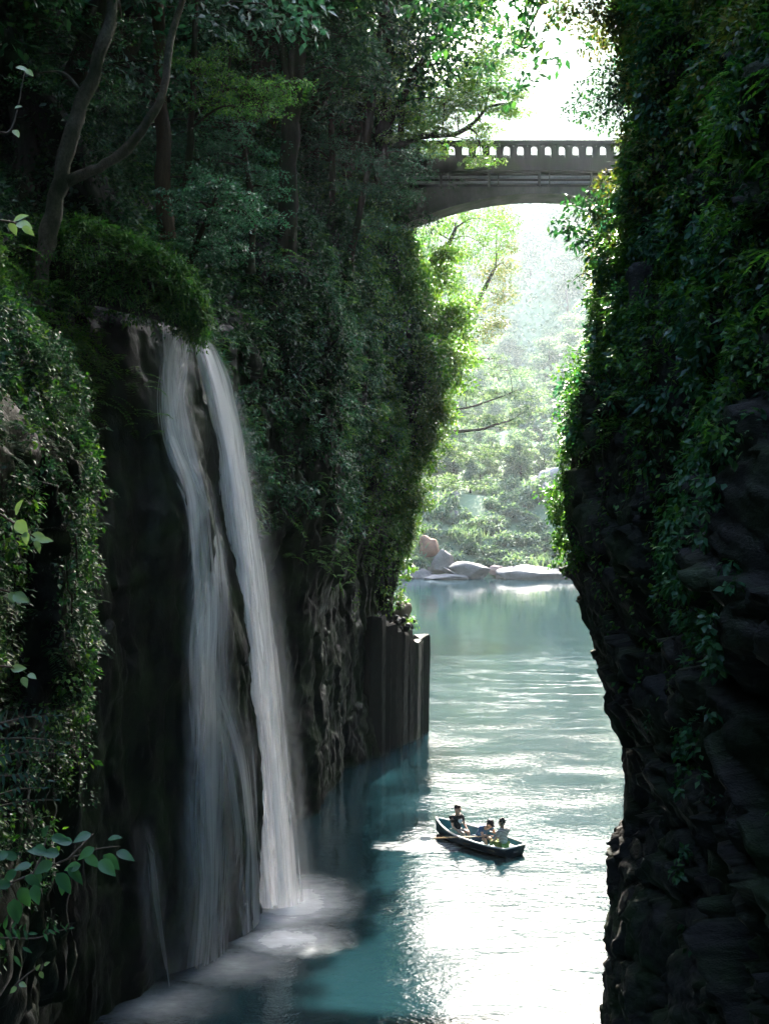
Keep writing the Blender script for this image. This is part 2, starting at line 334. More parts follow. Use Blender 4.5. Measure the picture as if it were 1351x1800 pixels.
# ------------------------------------------------------------------ water
def water_mat():
    m, n, p, out = newmat('river_water')
    g = n.nodes.new('ShaderNodeNewGeometry'); pos = g.outputs['Position']
    def mp(s, rz=0):
        k = n.nodes.new('ShaderNodeMapping'); k.inputs['Scale'].default_value = s; k.inputs['Rotation'].default_value = (0, 0, rz); n.links.new(pos, k.inputs[0]); return k.outputs[0]
    wn = noise(n, 1.3, 5, .65, pos, 'Color'); wa = n.nodes.new('ShaderNodeVectorMath'); wa.operation = 'MULTIPLY_ADD'; n.links.new(wn, wa.inputs[0]); wa.inputs[1].default_value = (1.1, 1.6, 0); n.links.new(pos, wa.inputs[2]); wb = n.nodes.new('ShaderNodeVectorMath'); wb.operation = 'SUBTRACT'; n.links.new(wa.outputs[0], wb.inputs[0]); wb.inputs[1].default_value = (.55, .8, 0); wpos = wb.outputs[0]
    def dist(x, y, sx, sy):
        k = n.nodes.new('ShaderNodeMapping'); k.vector_type = 'POINT'; k.inputs['Location'].default_value = (-x / sx, -y / sy, 0); k.inputs['Scale'].default_value = (1 / sx, 1 / sy, 0)
        n.links.new(wpos, k.inputs[0]); d = n.nodes.new('ShaderNodeVectorMath'); d.operation = 'LENGTH'; n.links.new(k.outputs[0], d.inputs[0]); return d.outputs['Value']
    def mask(x, y, sx, sy, pw=1.6): return math_n(n, 'POWER', math_n(n, 'SUBTRACT', 1, dist(x, y, sx, sy), clamp=True), pw)
    fo = None
    for x, y, sx, sy, k in ((-2.8, 39, 2.4, 3.6, 1.2), (-2.7, 35.8, 2.2, 1.7, 1.15), (-4.0, 33.8, 2.2, 2.2, .4), (-5.6, 31.3, 2.2, 2.0, .4)):
        q = math_n(n, 'MULTIPLY', mask(x, y, sx, sy), k); fo = q if fo is None else math_n(n, 'MAXIMUM', fo, q)
    streak = noise(n, 1, 6, .65, mp((1.2, 3.0, 1)))
    foam = math_n(n, 'MULTIPLY', fo, math_n(n, 'MULTIPLY_ADD', streak, .9, .35), clamp=True)
    # thin foam lines far down the pool and the broken wake beside the boat
    ln = math_n(n, 'SUBTRACT', 1, math_n(n, 'MULTIPLY', math_n(n, 'ABSOLUTE', math_n(n, 'SUBTRACT', noise(n, 1, 3, .5, mp((.10, .32, 1), .15)), .5)), 26), clamp=True)
    lnm = math_n(n, 'MULTIPLY', math_n(n, 'MULTIPLY', ln, mask(11, 82, 9, 22, .8)), ramp(n, noise(n, 1, 4, .6, mp((1.5, 4, 1))), [(.42, (0, 0, 0)), (.6, (1, 1, 1))]))
    foam = math_n(n, 'MAXIMUM', foam, math_n(n, 'MULTIPLY', lnm, .45))
    wk = math_n(n, 'MULTIPLY', mask(1.35, 45.2, 1.9, .8, .7), ramp(n, noise(n, 1, 4, .6, mp((2.2, 5, 1))), [(.4, (0, 0, 0)), (.55, (1, 1, 1))]))
    foam = math_n(n, 'MAXIMUM', foam, math_n(n, 'MULTIPLY', wk, .85))
    col = mixcol(n, foam, ramp(n, noise(n, .06, 3, .5, pos), [(.3, (.0038, .0145, .0185)), (.7, (.006, .0225, .028))]), (.72, .74, .76))
    n.links.new(col, p.inputs['Base Color']); p.inputs['IOR'].default_value = 1.333; p.inputs['Specular IOR Level'].default_value = .5
    n.links.new(math_n(n, 'MULTIPLY_ADD', foam, .5, .045), p.inputs['Roughness'])
    # ripples: short chop with a longer cross swell, calmer in the lee of the promontory and on the far pool
    big = noise(n, 1, 3, .5, mp((.7, 1.1, 1), .3)); mid = noise(n, 1, 3, .5, mp((2.8, 4.2, 1), -.25)); sm = noise(n, 1, 2, .5, mp((10, 15, 1), .2))
    hgt = math_n(n, 'MULTIPLY_ADD', big, .018, math_n(n, 'MULTIPLY_ADD', mid, .019, math_n(n, 'MULTIPLY', sm, .0085)))
    calm = n.nodes.new('ShaderNodeMapRange'); sp = n.nodes.new('ShaderNodeSeparateXYZ'); n.links.new(pos, sp.inputs[0]); n.links.new(sp.outputs[1], calm.inputs[0])
    calm.inputs[1].default_value = 62; calm.inputs[2].default_value = 125; calm.inputs[3].default_value = 1; calm.inputs[4].default_value = .22
    lee = math_n(n, 'SUBTRACT', 1, math_n(n, 'MULTIPLY', mask(-.5, 52, 3.2, 11, .6), .75), clamp=True)
    wind = n.nodes.new('ShaderNodeMapRange'); n.links.new(noise(n, 1, 4, .6, mp((.16, .3, 1), .2)), wind.inputs[0]); wind.inputs[1].default_value = .35; wind.inputs[2].default_value = .65; wind.inputs[3].default_value = .35; wind.inputs[4].default_value = 1.3
    hgt = math_n(n, 'MULTIPLY', hgt, wind.outputs[0])
    hgt = math_n(n, 'MULTIPLY', hgt, math_n(n, 'MULTIPLY', calm.outputs[0], lee))
    n.links.new(bump(n, hgt, 1, 1.0), p.inputs['Normal'])
    return m
WATER = water_mat()
gx = np.concatenate([np.linspace(-60, -8, 8), np.linspace(-6, 16, 45), np.linspace(18, 90, 12)]); gy = np.concatenate([np.linspace(-45, 15, 10), np.linspace(17, 100, 110), np.linspace(104, 260, 30)])
A, B_ = np.meshgrid(gx, gy, indexing='ij'); i, j = np.meshgrid(np.arange(len(gx) - 1), np.arange(len(gy) - 1), indexing='ij'); a = (i * len(gy) + j).ravel(); m_ = len(gy)
wv = np.stack([A.ravel(), B_.ravel(), .02 * vnoise(np.stack([A.ravel() * .5, B_.ravel() * .6, 0 * A.ravel()], 1), 3)], 1)
obj('river_water', npmesh('river_water', wv, np.stack([a, a + m_, a + m_ + 1, a + 1], 1), True), WATER)['kind'] = 'structure'

# ------------------------------------------------------------------ far bank and hillside
def hill_z(x, y):
    P = np.stack([x * .03, y * .03, 0 * x], -1)
    edge = 185 + 2.0 * vnoise(np.stack([x * .12, 0 * x, 0 * x], -1), 9)
    t = y - edge
    z = np.interp(t, [-20, 3, 24, 40, 100, 230, 1000, 1800], [-5, .75, 12, 15, 18, 30, 360, 500]) + np.clip(t / 40, 0, 1) * fbm(P, 4, 13) * np.clip(t * .06, 3, 14)
    return z - .6 + .012 * np.clip(x - 40, 0, 200) * np.clip(t, 0, 60)
gx = np.concatenate([np.linspace(-700, -20, 40), np.arange(-18, 80, 1.2), np.linspace(84, 1200, 60)]); gy = np.concatenate([np.arange(178, 260, 1.2), np.linspace(262, 1900, 150)])
A, B_ = np.meshgrid(gx, gy, indexing='ij'); i, j = np.meshgrid(np.arange(len(gx) - 1), np.arange(len(gy) - 1), indexing='ij'); m_ = len(gy); a = (i * m_ + j).ravel()
hv = np.stack([A.ravel(), B_.ravel(), hill_z(A.ravel(), B_.ravel())], 1)
obj('hillside', npmesh('hillside', hv, np.stack([a, a + m_, a + m_ + 1, a + 1], 1), True), HILLM)['kind'] = 'structure'
# river bed / ground sheet under everything, out to the horizon
obj('ground', npmesh('ground', [(-1280, -240, -1.2), (1280, -240, -1.2), (1280, 2090, -1.2), (-1280, 2090, -1.2)], [[0, 1, 2, 3]]), SOIL)['kind'] = 'structure'
# ------------------------------------------------------------------ haze
def haze():
    mb = MB().box(-1290, 1290, -250, 2100, -2.5, 700); o = mb.build('haze', None)
    m = bpy.data.materials.new('haze_air'); m.use_nodes = True; n = m.node_tree; n.nodes.clear()
    out = n.nodes.new('ShaderNodeOutputMaterial'); v = n.nodes.new('ShaderNodeVolumePrincipled')
    v.inputs['Color'].default_value = (.80, .93, 1, 1); v.inputs['Density'].default_value = HAZE_D; v.inputs['Anisotropy'].default_value = .72
    n.links.new(v.outputs[0], out.inputs['Volume']); o.data.materials.append(m); tag(o, 'pale sunlit haze filling the gorge and valley', 'haze', kind='stuff')
HAZE_D = .000125
haze()

# ------------------------------------------------------------------ basalt columns, parts of the left cliff
LC = bpy.data.objects['left_cliff']
def hex_column(name, x, y, r, z0, z1, rot, mat, parent, lean=0, seed=0):
    n = 6; lv = np.concatenate([np.linspace(z0, z1 - .15, 24), [z1]]); V = []; rg = np.random.default_rng(seed)
    ang = rot + (np.arange(n) + rg.uniform(-.18, .18, n)) / n * 2 * np.pi; rad = r * rg.uniform(.85, 1.12, n); top = rg.uniform(-.22, .12, n)
    for k, z in enumerate(lv):
        q = 1 if k < len(lv) - 1 else .9
        for t in range(2 * n):
            a0, a1 = t // 2, (t // 2 + 1) % n; f = .07 if t % 2 == 0 else .93
            px = (np.cos(ang[a0]) * rad[a0]) * (1 - f) + np.cos(ang[a1]) * rad[a1] * f; py = (np.sin(ang[a0]) * rad[a0]) * (1 - f) + np.sin(ang[a1]) * rad[a1] * f
            zz = z + (top[a0] * (1 - f) + top[a1] * f if k >= len(lv) - 2 else 0); sg_ = int((z + 1.3 * (t // 2) * .37) / .75); j = .015 * rg.normal() + .06 * math.sin(sg_ * 12.9 + (t // 2) * 4.1)
            V.append((x + px * q * (1 + j) + lean * (z - z0), y + py * q * (1 + j), zz))
    m = 2 * n; Fc = [(k * m + t, k * m + (t + 1) % m, (k + 1) * m + (t + 1) % m, (k + 1) * m + t) for k in range(len(lv) - 1) for t in range(m)]
    Fc.append(tuple((len(lv) - 1) * m + t for t in range(m)))
    return obj(name, pymesh(name, V, Fc), mat, parent)
for k, (x, y, r, h) in enumerate([(-.62, 60.8, .66, 6.6), (.0, 62.2, .62, 6.2), (.62, 63.6, .6, 5.5), (1.28, 65.0, .6, 5.0), (1.78, 66.7, .5, 5.0), (.75, 65.8, .6, 5.6), (-.1, 61.5, .5, 6.0), (.35, 62.9, .5, 5.7), (.98, 64.2, .5, 5.2), (1.6, 65.7, .42, 4.9)]):
    hex_column('basalt_column', x, y, r, -1, h, .3 + k * .37, BASALT_LIT if x > 1.25 else BASALT, LC, .012, k)
def boulder_mesh(name, seed, sub=3, blocky=.5, sq=(1, 1, 1)):
    import bmesh
    bm = bmesh.new(); bmesh.ops.create_icosphere(bm, subdivisions=sub, radius=1); V = np.array([v.co for v in bm.verts]); Fc = [[v.index for v in f.verts] for f in bm.faces]; bm.free()
    rg = np.random.default_rng(seed)
    for k in range(int(6 + 10 * blocky)):            # plane cuts give flat broken faces
        nn = unit(rg.normal(size=3)); dd = rg.uniform(.55, .85); s = V @ nn - dd; V = V - np.clip(s, 0, None)[:, None] * nn * .95
    V = V * (1 + .07 * fbm(V * 2.2 + seed * 3.1, 4, seed)[:, None] + .05 * (worley(V * 2.6 + seed, seed)[2] - .5)[:, None]) * np.array(sq)
    return npmesh(name, V, np.array(Fc))
for k in range(26):                                    # broken stones lying on the column tops
    y = rng.uniform(60.6, 66.4); x = np.interp(y, [60, 64, 66.6], [-.45, .8, 1.5]) + rng.uniform(-.5, .35)
    o = obj('stone', boulder_mesh('stone', k, 2), BASALT, LC); r = rng.uniform(.1, .26); o.location = (x, y, 5.35 + rng.uniform(0, .8) + .25 * (66 - y) * .3); o.scale = (r, r * 1.1, r * .8); o.rotation_euler = rng.uniform(0, 3, 3)
o = obj('stone', boulder_mesh('stone', 77, 3, .3), plain('ochre_rock', (.13, .10, .06), .8), LC); o.location = (.95, 65.6, 6.3); o.scale = (.55, .7, .85)

# ------------------------------------------------------------------ waterfall
def falls_mat():
    m, n, p, out = newmat('falling_water'); n.nodes.remove(p)
    def attr(k):
        a = n.nodes.new('ShaderNodeAttribute'); a.attribute_name = k; return a.outputs['Fac']
    u, v, fl, sd_ = attr('uu'), attr('vv'), attr('flow'), attr('sd')
    cb = n.nodes.new('ShaderNodeCombineXYZ'); n.links.new(u, cb.inputs[0]); n.links.new(v, cb.inputs[1]); n.links.new(sd_, cb.inputs[2])
    def st(sx, sv, det=4):
        mp = n.nodes.new('ShaderNodeMapping'); mp.inputs['Scale'].default_value = (sx, sv, 1); n.links.new(cb.outputs[0], mp.inputs[0]); return noise(n, 1, det, .6, mp.outputs[0])
    s1 = ramp(n, st(3.5, .14, 4), [(.38, (0, 0, 0)), (.62, (1, 1, 1))]); s2 = ramp(n, st(14, .16), [(.3, (.5, .5, .5)), (.7, (1, 1, 1))]); s3 = ramp(n, st(30, .3), [(.25, (.82, .82, .82)), (.75, (1, 1, 1))])
    edge = attr('edge')
    al = math_n(n, 'MULTIPLY', math_n(n, 'MULTIPLY', s2, s3), math_n(n, 'MULTIPLY_ADD', s1, .95, .14))
    al = math_n(n, 'MULTIPLY', math_n(n, 'MULTIPLY', al, 2.2), math_n(n, 'MULTIPLY', fl, edge), clamp=True)
    d = n.nodes.new('ShaderNodeBsdfDiffuse'); d.inputs[0].default_value = (.93, .94, .96, 1); t = n.nodes.new('ShaderNodeBsdfTranslucent'); t.inputs[0].default_value = (.93, .94, .96, 1)
    mx = n.nodes.new('ShaderNodeMixShader'); mx.inputs[0].default_value = .55; n.links.new(d.outputs[0], mx.inputs[1]); n.links.new(t.outputs[0], mx.inputs[2])
    tr = n.nodes.new('ShaderNodeBsdfTransparent'); m2 = n.nodes.new('ShaderNodeMixShader'); n.links.new(al, m2.inputs[0]); n.links.new(tr.outputs[0], m2.inputs[1]); n.links.new(mx.outputs[0], m2.inputs[2])
    n.links.new(m2.outputs[0], out.inputs[0]); return m
FALLS = falls_mat()
WS = np.arange(left.at_y(29.5), left.at_y(38.6), .03)
def on_wall(px, z, lift):
    """point on the falls wall seen at column px and height z, lifted off the rock"""
    P = left.pos(WS, np.full(len(WS), z)); q = CX + P[:, 0] / P[:, 1] * F; k = int(np.argmin(np.abs(q - px)))
    nx, ny = np.interp(WS[k], left.S, left.N[:, 0]), np.interp(WS[k], left.S, left.N[:, 1]); return P[k] + np.array([nx, ny, 0]) * lift
FR = empty('waterfall', tuple(at(330, 1690, 34.2)))
tag(FR, 'tall silky white waterfall pouring down the dark cliff into the river', 'waterfall')
def ribbon(rows, name, seed, nu=14, nv=70, depth=.0):
    """rows: (xl, yl, zl, xr, yr, zr, flow) world points of both edges, top to bottom"""
    Rr = smooth_path(rows, 8); t = np.linspace(0, len(Rr) - 1, nv); Rr = np.stack([np.interp(t, np.arange(len(Rr)), Rr[:, k]) for k in range(7)], 1)
    u = np.linspace(0, 1, nu); Lp, Rp = Rr[:, None, 0:3], Rr[:, None, 3:6]; V = Lp * (1 - u)[None, :, None] + Rp * u[None, :, None]
    bow = np.sin(np.pi * u)[None, :, None] * np.array([.25, -.9, 0]) * (np.linalg.norm(Rp - Lp, axis=2, keepdims=True) * .18 + depth); V = V + bow
    V[:, :, :2] += .03 * vnoise(np.stack([np.broadcast_to(u * 5, (nv, nu)), np.broadcast_to(t[:, None] * .15, (nv, nu)), np.full((nv, nu), seed)], -1), seed)[..., None]
    i, j = np.meshgrid(np.arange(nv - 1), np.arange(nu - 1), indexing='ij'); a = (i * nu + j).ravel()
    me = npmesh(name, V.reshape(-1, 3), np.stack([a, a + 1, a + nu + 1, a + nu], 1), True)
    wd = np.linalg.norm(Rr[:, 3:6] - Rr[:, :3], axis=1)
    vl = np.concatenate([[0], np.cumsum(np.linalg.norm(np.diff(Rr[:, :3], axis=0), axis=1))])
    for nm, ar in (('uu', (u[None, :] - .5) * np.maximum(wd, .5)[:, None]), ('vv', np.broadcast_to(vl[:, None], (nv, nu))), ('flow', np.broadcast_to(Rr[:, 6:7], (nv, nu))), ('sd', np.full((nv, nu), seed * 3.7)),
                   ('edge', np.broadcast_to((np.sin(np.pi * u) ** 1.3)[None, :], (nv, nu)))):
        at_ = me.attributes.new(nm, 'FLOAT', 'POINT'); at_.data.foreach_set('value', np.ascontiguousarray(ar, dtype=np.float32).ravel())
    return obj(name, me, FALLS, FR)
def wall_ribbon(rows, name, seed, lift, Yg=34.5):
    out = []
    for pl, pr, py, fl in rows:
        z = H - (py - HY) / F * Yg
        if z < .1: z = .05
        a, b = on_wall(pl, z, lift), on_wall(pr, z, lift); out.append((*a, *b, fl))
    o = ribbon(out, name, seed); w_ = FR.matrix_world if False else None
    o.location = -Vector(FR.location); return o
LEFTS = [(262, 330, 575, .45), (258, 335, 640, .5), (265, 335, 720, .55), (282, 345, 800, .8), (315, 365, 880, 1.0), (325, 385, 960, .95), (325, 395, 1060, .85), (318, 400, 1160, .7), (310, 408, 1280, .55), (305, 412, 1400, .48), (302, 412, 1540, .45), (300, 408, 1700, .45)]
for k in range(3):
    wall_ribbon([(a + rng.uniform(-6, 6), b + rng.uniform(-6, 6), y, f * (.85, .7, .5)[k]) for a, b, y, f in LEFTS], 'water_veil', 3 + k, .06 + .09 * k)
wall_ribbon([(266, 286, 560, .3), (270, 290, 650, .4), (280, 305, 760, .6), (312, 345, 860, 1), (322, 352, 960, 1), (328, 362, 1100, .9), (326, 366, 1250, .6), (330, 370, 1450, .5), (330, 372, 1680, .5)], 'water_stream', 11, .2)
wall_ribbon([(318, 334, 565, .7), (310, 330, 610, .7), (292, 314, 680, .8), (285, 306, 760, .6), (290, 312, 810, .5)], 'water_stream', 12, .12)
wall_ribbon([(296, 310, 570, .6), (288, 302, 650, .6), (284, 300, 740, .6), (300, 322, 830, .5)], 'water_stream', 13, .1)
wall_ribbon([(345, 372, 1000, .0), (350, 395, 1150, .3), (372, 440, 1280, .5), (390, 455, 1420, .6), (405, 458, 1540, .6), (408, 458, 1620, .5)], 'water_veil', 14, .1, 37)
wall_ribbon([(205, 260, 1440, .0), (222, 275, 1520, .22), (228, 290, 1600, .26), (234, 305, 1690, .22), (240, 320, 1790, .18)], 'water_stream', 16, .25, 31.5)
# the free-falling stream: a jet off the lip that opens into a veil
def jet(x0, y0, vx, vy, wid, flow, seed, name, dsp=0, zt=17.05):
    rows = []
    for t in np.linspace(0, 1.84, 14):
        z = max(zt - 4.9 * t * t - .2 * t, .05); x = x0 + vx * t; y = y0 + vy * t; wv_ = wid[0] + (wid[1] - wid[0]) * min(1, t / 1.84) ** .8
        rows.append((x - wv_ * .45, y - dsp - wv_ * .1, z, x + wv_ * .55, y - dsp + wv_ * .25, z, flow * (1 if t > .1 else .9)))
    o = ribbon(rows, name, seed); o.location = -Vector(FR.location)
for k, (dx, v, w0, w1, fl, dy) in enumerate([(0, 1.2, .34, 1.45, 1.0, 0), (-.05, 1.1, .32, 1.0, 1.0, .12), (.03, 1.26, .3, 1.4, .9, .25), (-.12, 1.02, .22, .8, .9, .32), (.08, 1.36, .25, 1.5, .4, -.15), (.1, 1.42, .2, 1.7, .22, -.3), (.0, 1.14, .32, 1.1, .9, -.08), (-.06, .98, .2, .75, .8, .2)]):
    jet(-5.55 + dx, 37.2, v, .75, (w0, w1), fl, 21 + k, 'water_jet', dy)
# soft spray drifting over the landing
def mist(loc, sc_, dens, name):
    import bmesh
    bm = bmesh.new(); bmesh.ops.create_icosphere(bm, subdivisions=3, radius=1); me = bpy.data.meshes.new(name); bm.to_mesh(me); bm.free()
    o = obj(name, me); o.location = loc; o.scale = sc_
    m = bpy.data.materials.new('spray_mist'); m.use_nodes = True; n = m.node_tree; n.nodes.clear(); out = n.nodes.new('ShaderNodeOutputMaterial'); v = n.nodes.new('ShaderNodeVolumePrincipled')
    tc = n.nodes.new('ShaderNodeTexCoord'); ln = n.nodes.new('ShaderNodeVectorMath'); ln.operation = 'LENGTH'; n.links.new(tc.outputs['Object'], ln.inputs[0])
    f = math_n(n, 'POWER', math_n(n, 'SUBTRACT', 1, ln.outputs['Value'], clamp=True), 1.3); n.links.new(math_n(n, 'MULTIPLY', f, dens), v.inputs['Density']); v.inputs['Color'].default_value = (.95, .96, 1, 1)
    n.links.new(v.outputs[0], out.inputs['Volume']); me.materials.append(m); tag(o, 'pale spray drifting where the waterfall hits the river', 'spray', kind='stuff')
#mist((-2.8, 38.3, .5), (2.0, 2.4, 1.6), .12, 'mist')

# ------------------------------------------------------------------ bridge
BY = 64.0; S_ = F / BY
BZ = lambda py: H + (HY - py) / S_
BX = lambda px: (px - CX) / S_
br = empty('arch_bridge', (BX(900), BY + 1.6, 0)); tag(br, 'grey concrete arch bridge with round-topped railing openings spanning the gorge', 'bridge')
brl = -Vector(br.location)
def bpart(mb, name, mat=CONC, smooth=False, parent=br):
    o = mb.build(name, mat, parent, smooth)
    if parent is br: o.location = brl
    return o
x0, x1 = BX(660), BX(1180); BW = 3.0
zt, zo1, zo0, zb, zd = BZ(247), BZ(256), BZ(277.5), BZ(281), BZ(300)
bpart(MB().box(x0, x1, BY + .12, BY + BW - .12, zb - .62, zb - .2), 'deck')
bpart(MB().box(x0, x1, BY - .05, BY + .11, zd, zb - .02), 'fascia'); bpart(MB().box(x0, x1, BY + BW - .11, BY + BW + .05, zd, zb - .02), 'fascia')
def arch_panel(xc, y0, y1, pitch, ow, zl, zs, zt_):
    """one railing bay: solid panel pierced by a round-topped opening"""
    r = ow / 2; n = 10; inner = [(xc - r, zl), (xc - r, zs - r)] + [(xc - r * math.cos(math.pi * k / n), zs - r + r * math.sin(math.pi * k / n)) for k in range(1, n)] + [(xc + r, zs - r), (xc + r, zl)]
    h = pitch / 2; outer = []
    for x, z in inner:
        a = math.atan2(z - (zs - r), x - xc)
        if z <= zs - r + 1e-6: outer.append((xc - h if x < xc else xc + h, z))
        else:
            dx, dz = math.cos(a), math.sin(a); k = min(h / abs(dx) if abs(dx) > 1e-6 else 9, (zt_ - (zs - r)) / dz); outer.append((xc + dx * k, zs - r + dz * k))
    V = []; m = len(inner)
    for y in (y0, y1): V += [(x, y, z) for x, z in inner] + [(x, y, z) for x, z in outer]
    Fc = []
    for k in range(m - 1):
        Fc += [(k, k + 1, m + k + 1, m + k), (2 * m + k + 1, 2 * m + k, 3 * m + k, 3 * m + k + 1), (k + 1, k, 2 * m + k, 2 * m + k + 1), (m + k, m + k + 1, 3 * m + k + 1, 3 * m + k)]
    return V, Fc
pitch = 24.2 / S_; k0 = BX(866)
for yy in (BY + .0, BY + BW - .2):
    bpart(MB().box(x0, x1, yy - .05, yy + .25, zt - .2, zt), 'handrail'); bpart(MB().box(x0, x1, yy - .03, yy + .23, zb - .015, zo0), 'kerb')
    V, Fc = arch_panel(0, yy, yy + .2, pitch - .004, 11.5 / S_, zo0 + .003, zo1, zt - .203); pm = pymesh('railing_panel', V, Fc)
    for k in range(int((x0 - k0) / pitch), int((x1 - k0) / pitch) + 1):
        o = obj('railing_panel', pm, CONC, br); o.location = brl + Vector((k0 + k * pitch, 0, 0))
# deck beams, pipes and hangers in the shadow under the deck
for yy in (BY + .62, BY + BW - .75): bpart(MB().box(x0, x1, yy, yy + .3, BZ(328), zd + .25), 'beam', CONC_SHADE)
for yy, py in ((BY + .3, 309), (BY + .28, 319)): bpart(MB().tube([(x, yy, BZ(py)) for x in np.linspace(x0, x1, 12)], .075, 8), 'pipe', plain('pipe_steel', (.16, .165, .17), .35), True)
for px in (700, 775, 860, 948, 1040): bpart(MB().box(BX(px) - .06, BX(px) + .06, BY + .12, BY + .24, BZ(326), zd - .003), 'post')
for px in (790, 876, 966, 1060): bpart(MB().box(BX(px) - .025, BX(px) + .025, BY + .2, BY + .25, BZ(325), zd - .003), 'hanger')
# arch rib: flat curve, crown near px 945
nA = 40; xs = np.linspace(BX(640), BX(1250), nA); xc = BX(950)
low = BZ(337) - ((xs - xc) ** 2) * .034; top = np.minimum(BZ(326) + 0 * xs, BZ(326) - np.clip(np.abs(xs - xc) - 4.8, 0, None) ** 2 * .03)
V = []; ya, yb = BY + .35, BY + BW - .45
for x, l, t in zip(xs, low, top): V += [(x, ya, l), (x, yb, l), (x, yb, t), (x, ya, t)]
Fc = [(4 * k + a, 4 * k + (a + 1) % 4, 4 * k + 4 + (a + 1) % 4, 4 * k + 4 + a) for k in range(nA - 1) for a in range(4)] + [(0, 3, 2, 1), tuple(4 * nA - 4 + a for a in range(4))]
bpart(MB().add(V, Fc), 'arch_rib', CONC_BOUNCE)
for px in (700, 1140): bpart(MB().box(BX(px) - .4, BX(px) + .4, BY + .5, BY + BW - .6, BZ(470), zd + .1), 'pier')

# ------------------------------------------------------------------ foliage that covers the cliffs
def cover(wall, ss, zz, n, keep, r, per, ln, name, mat, label, wr=.5, lift=.1, kind='puff', dn=.5):
    """leaf clumps scattered over a stretch of cliff; keep(P, N) gives the chance that a clump grows there"""
    S = rng.uniform(*ss, n); Z = rng.uniform(*zz, n); P = wall.pos(S, Z); k = rng.uniform(0, 1, n) < keep(P); S, Z, P = S[k], Z[k], P[k]; N = wall.normal(S, Z); Lv = Leaves()
    for p, nn in zip(P, N):
        q = rng.uniform(.55, 1.25) * r; o = unit(nn + UP * .35)
        if kind == 'fern':
            for _ in range(max(3, per // 24)): frond(Lv, p + nn * .03 + rnd(3) * r * .3, nn * 1.0 + rnd(3) * .7 + UP * .1, q * rng.uniform(.8, 1.5), 12, ln)
        else:
            puff(Lv, p + nn * lift * rng.uniform(.2, 1.6), q, max(4, int(per * rng.uniform(.5, 1.4))), ln, wr, o, .75, dn)
    return tag(obj(name, Lv.mesh(name), mat), label, 'foliage', kind='stuff')
def nz(P, s, seed): return vnoise(P * s, seed)
def sm(x, a, b): t = np.clip((x - a) / (b - a), 0, 1); return t * t * (3 - 2 * t)
def pxy(P): return CX + P[:, 0] / P[:, 1] * F, HY - (P[:, 2] - H) / P[:, 1] * F

# fern and creeper covered cliff at the left
def k_near(P): x, y = pxy(P); return (1 + sm(P[:, 2], 13, 15)) * sm(P[:, 2] + 1.2 * nz(P, .7, 1) + .35 * (x < 110), 6.6, 8.6) * (.55 + .6 * nz(P, 1.1, 2)) * (1 - .75 * sm(x, 135, 185) * sm(y, 930, 1080))
cover(left, (sl(14), sl(23.5)), (5, 18.5), 2600, k_near, .26, 36, .085, 'creeper', L_DARK, 'dark green creeper covering the near fern cliff')
cover(left, (sl(14), sl(23.5)), (5, 16.5), 420, k_near, .26, 26, .11, 'creeper', L_MID, 'lighter green broad leaves hanging on the near fern cliff', .6, .16)
cover(left, (sl(14), sl(23.6)), (6.5, 17.5), 420, lambda P: k_near(P) * sm(P[:, 2], 8, 12), .4, 110, .065, 'ferns', L_DARK, 'fine dark fern fronds on the near cliff', kind='fern')
# cliff behind the waterfall out to the promontory
def k_mid(P): return sm(P[:, 2] + 1.6 * nz(P, .35, 3) - .06 * np.clip(P[:, 1] - 50, 0, 20), 10.6, 13.2) * (.65 + .5 * nz(P, .6, 4))
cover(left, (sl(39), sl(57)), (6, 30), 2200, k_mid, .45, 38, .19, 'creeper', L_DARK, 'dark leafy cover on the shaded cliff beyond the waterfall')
cover(left, (sl(39), sl(60)), (9, 26), 700, k_mid, .5, 36, .2, 'creeper', L_BLUE, 'blue-green leaf tufts on the shaded cliff beyond the waterfall', .35, .3)
cover(left, (sl(56), sl(71)), (5.5, 30), 2000, lambda P: k_mid(P + np.array([0, 0, 1.2]) + 2.2 * sm(P[:, 1:2], 61, 65) * UP), .46, 34, .21, 'creeper', L_MID, 'green leafy cover hanging on the promontory cliff', .5, .3)
cover(left, (sl(62.2), sl(70)), (5.5, 27), 800, lambda P: .35 + .6 * sm(P[:, 2], 8, 14), .4, 32, .2, 'creeper', L_MAPLE, 'bright green hanging leaves along the promontory edge', .5, .45, dn=.8)
cover(left, (sl(13), sl(25)), (13.8, 18.5), 700, lambda P: .95 + 0 * P[:, 0], .3, 40, .1, 'creeper', L_DARK, 'dark leaves topping the near fern cliff')
cover(left, (sl(28), sl(42)), (16.8, 30), 900, lambda P: .8 + 0 * P[:, 0], .4, 40, .13, 'undergrowth', L_DARK, 'dark undergrowth on the slope above the waterfall')
cover(left, (sl(39), sl(62)), (17, 25), 900, lambda P: .9 + 0 * P[:, 0], .5, 46, .17, 'undergrowth', L_DARK, 'dark leafy growth along the rim beyond the waterfall')
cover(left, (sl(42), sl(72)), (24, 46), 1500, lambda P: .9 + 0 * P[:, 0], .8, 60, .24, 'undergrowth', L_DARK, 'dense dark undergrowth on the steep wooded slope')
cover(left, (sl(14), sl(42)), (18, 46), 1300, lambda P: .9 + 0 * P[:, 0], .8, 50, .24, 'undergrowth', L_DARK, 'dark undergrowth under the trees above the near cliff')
cover(left, (sl(73), sl(180)), (1, 45), 1900, lambda P: .9 + 0 * P[:, 0], 1.5, 60, .45, 'undergrowth', L_MID, 'sunlit undergrowth on the bank past the bridge')
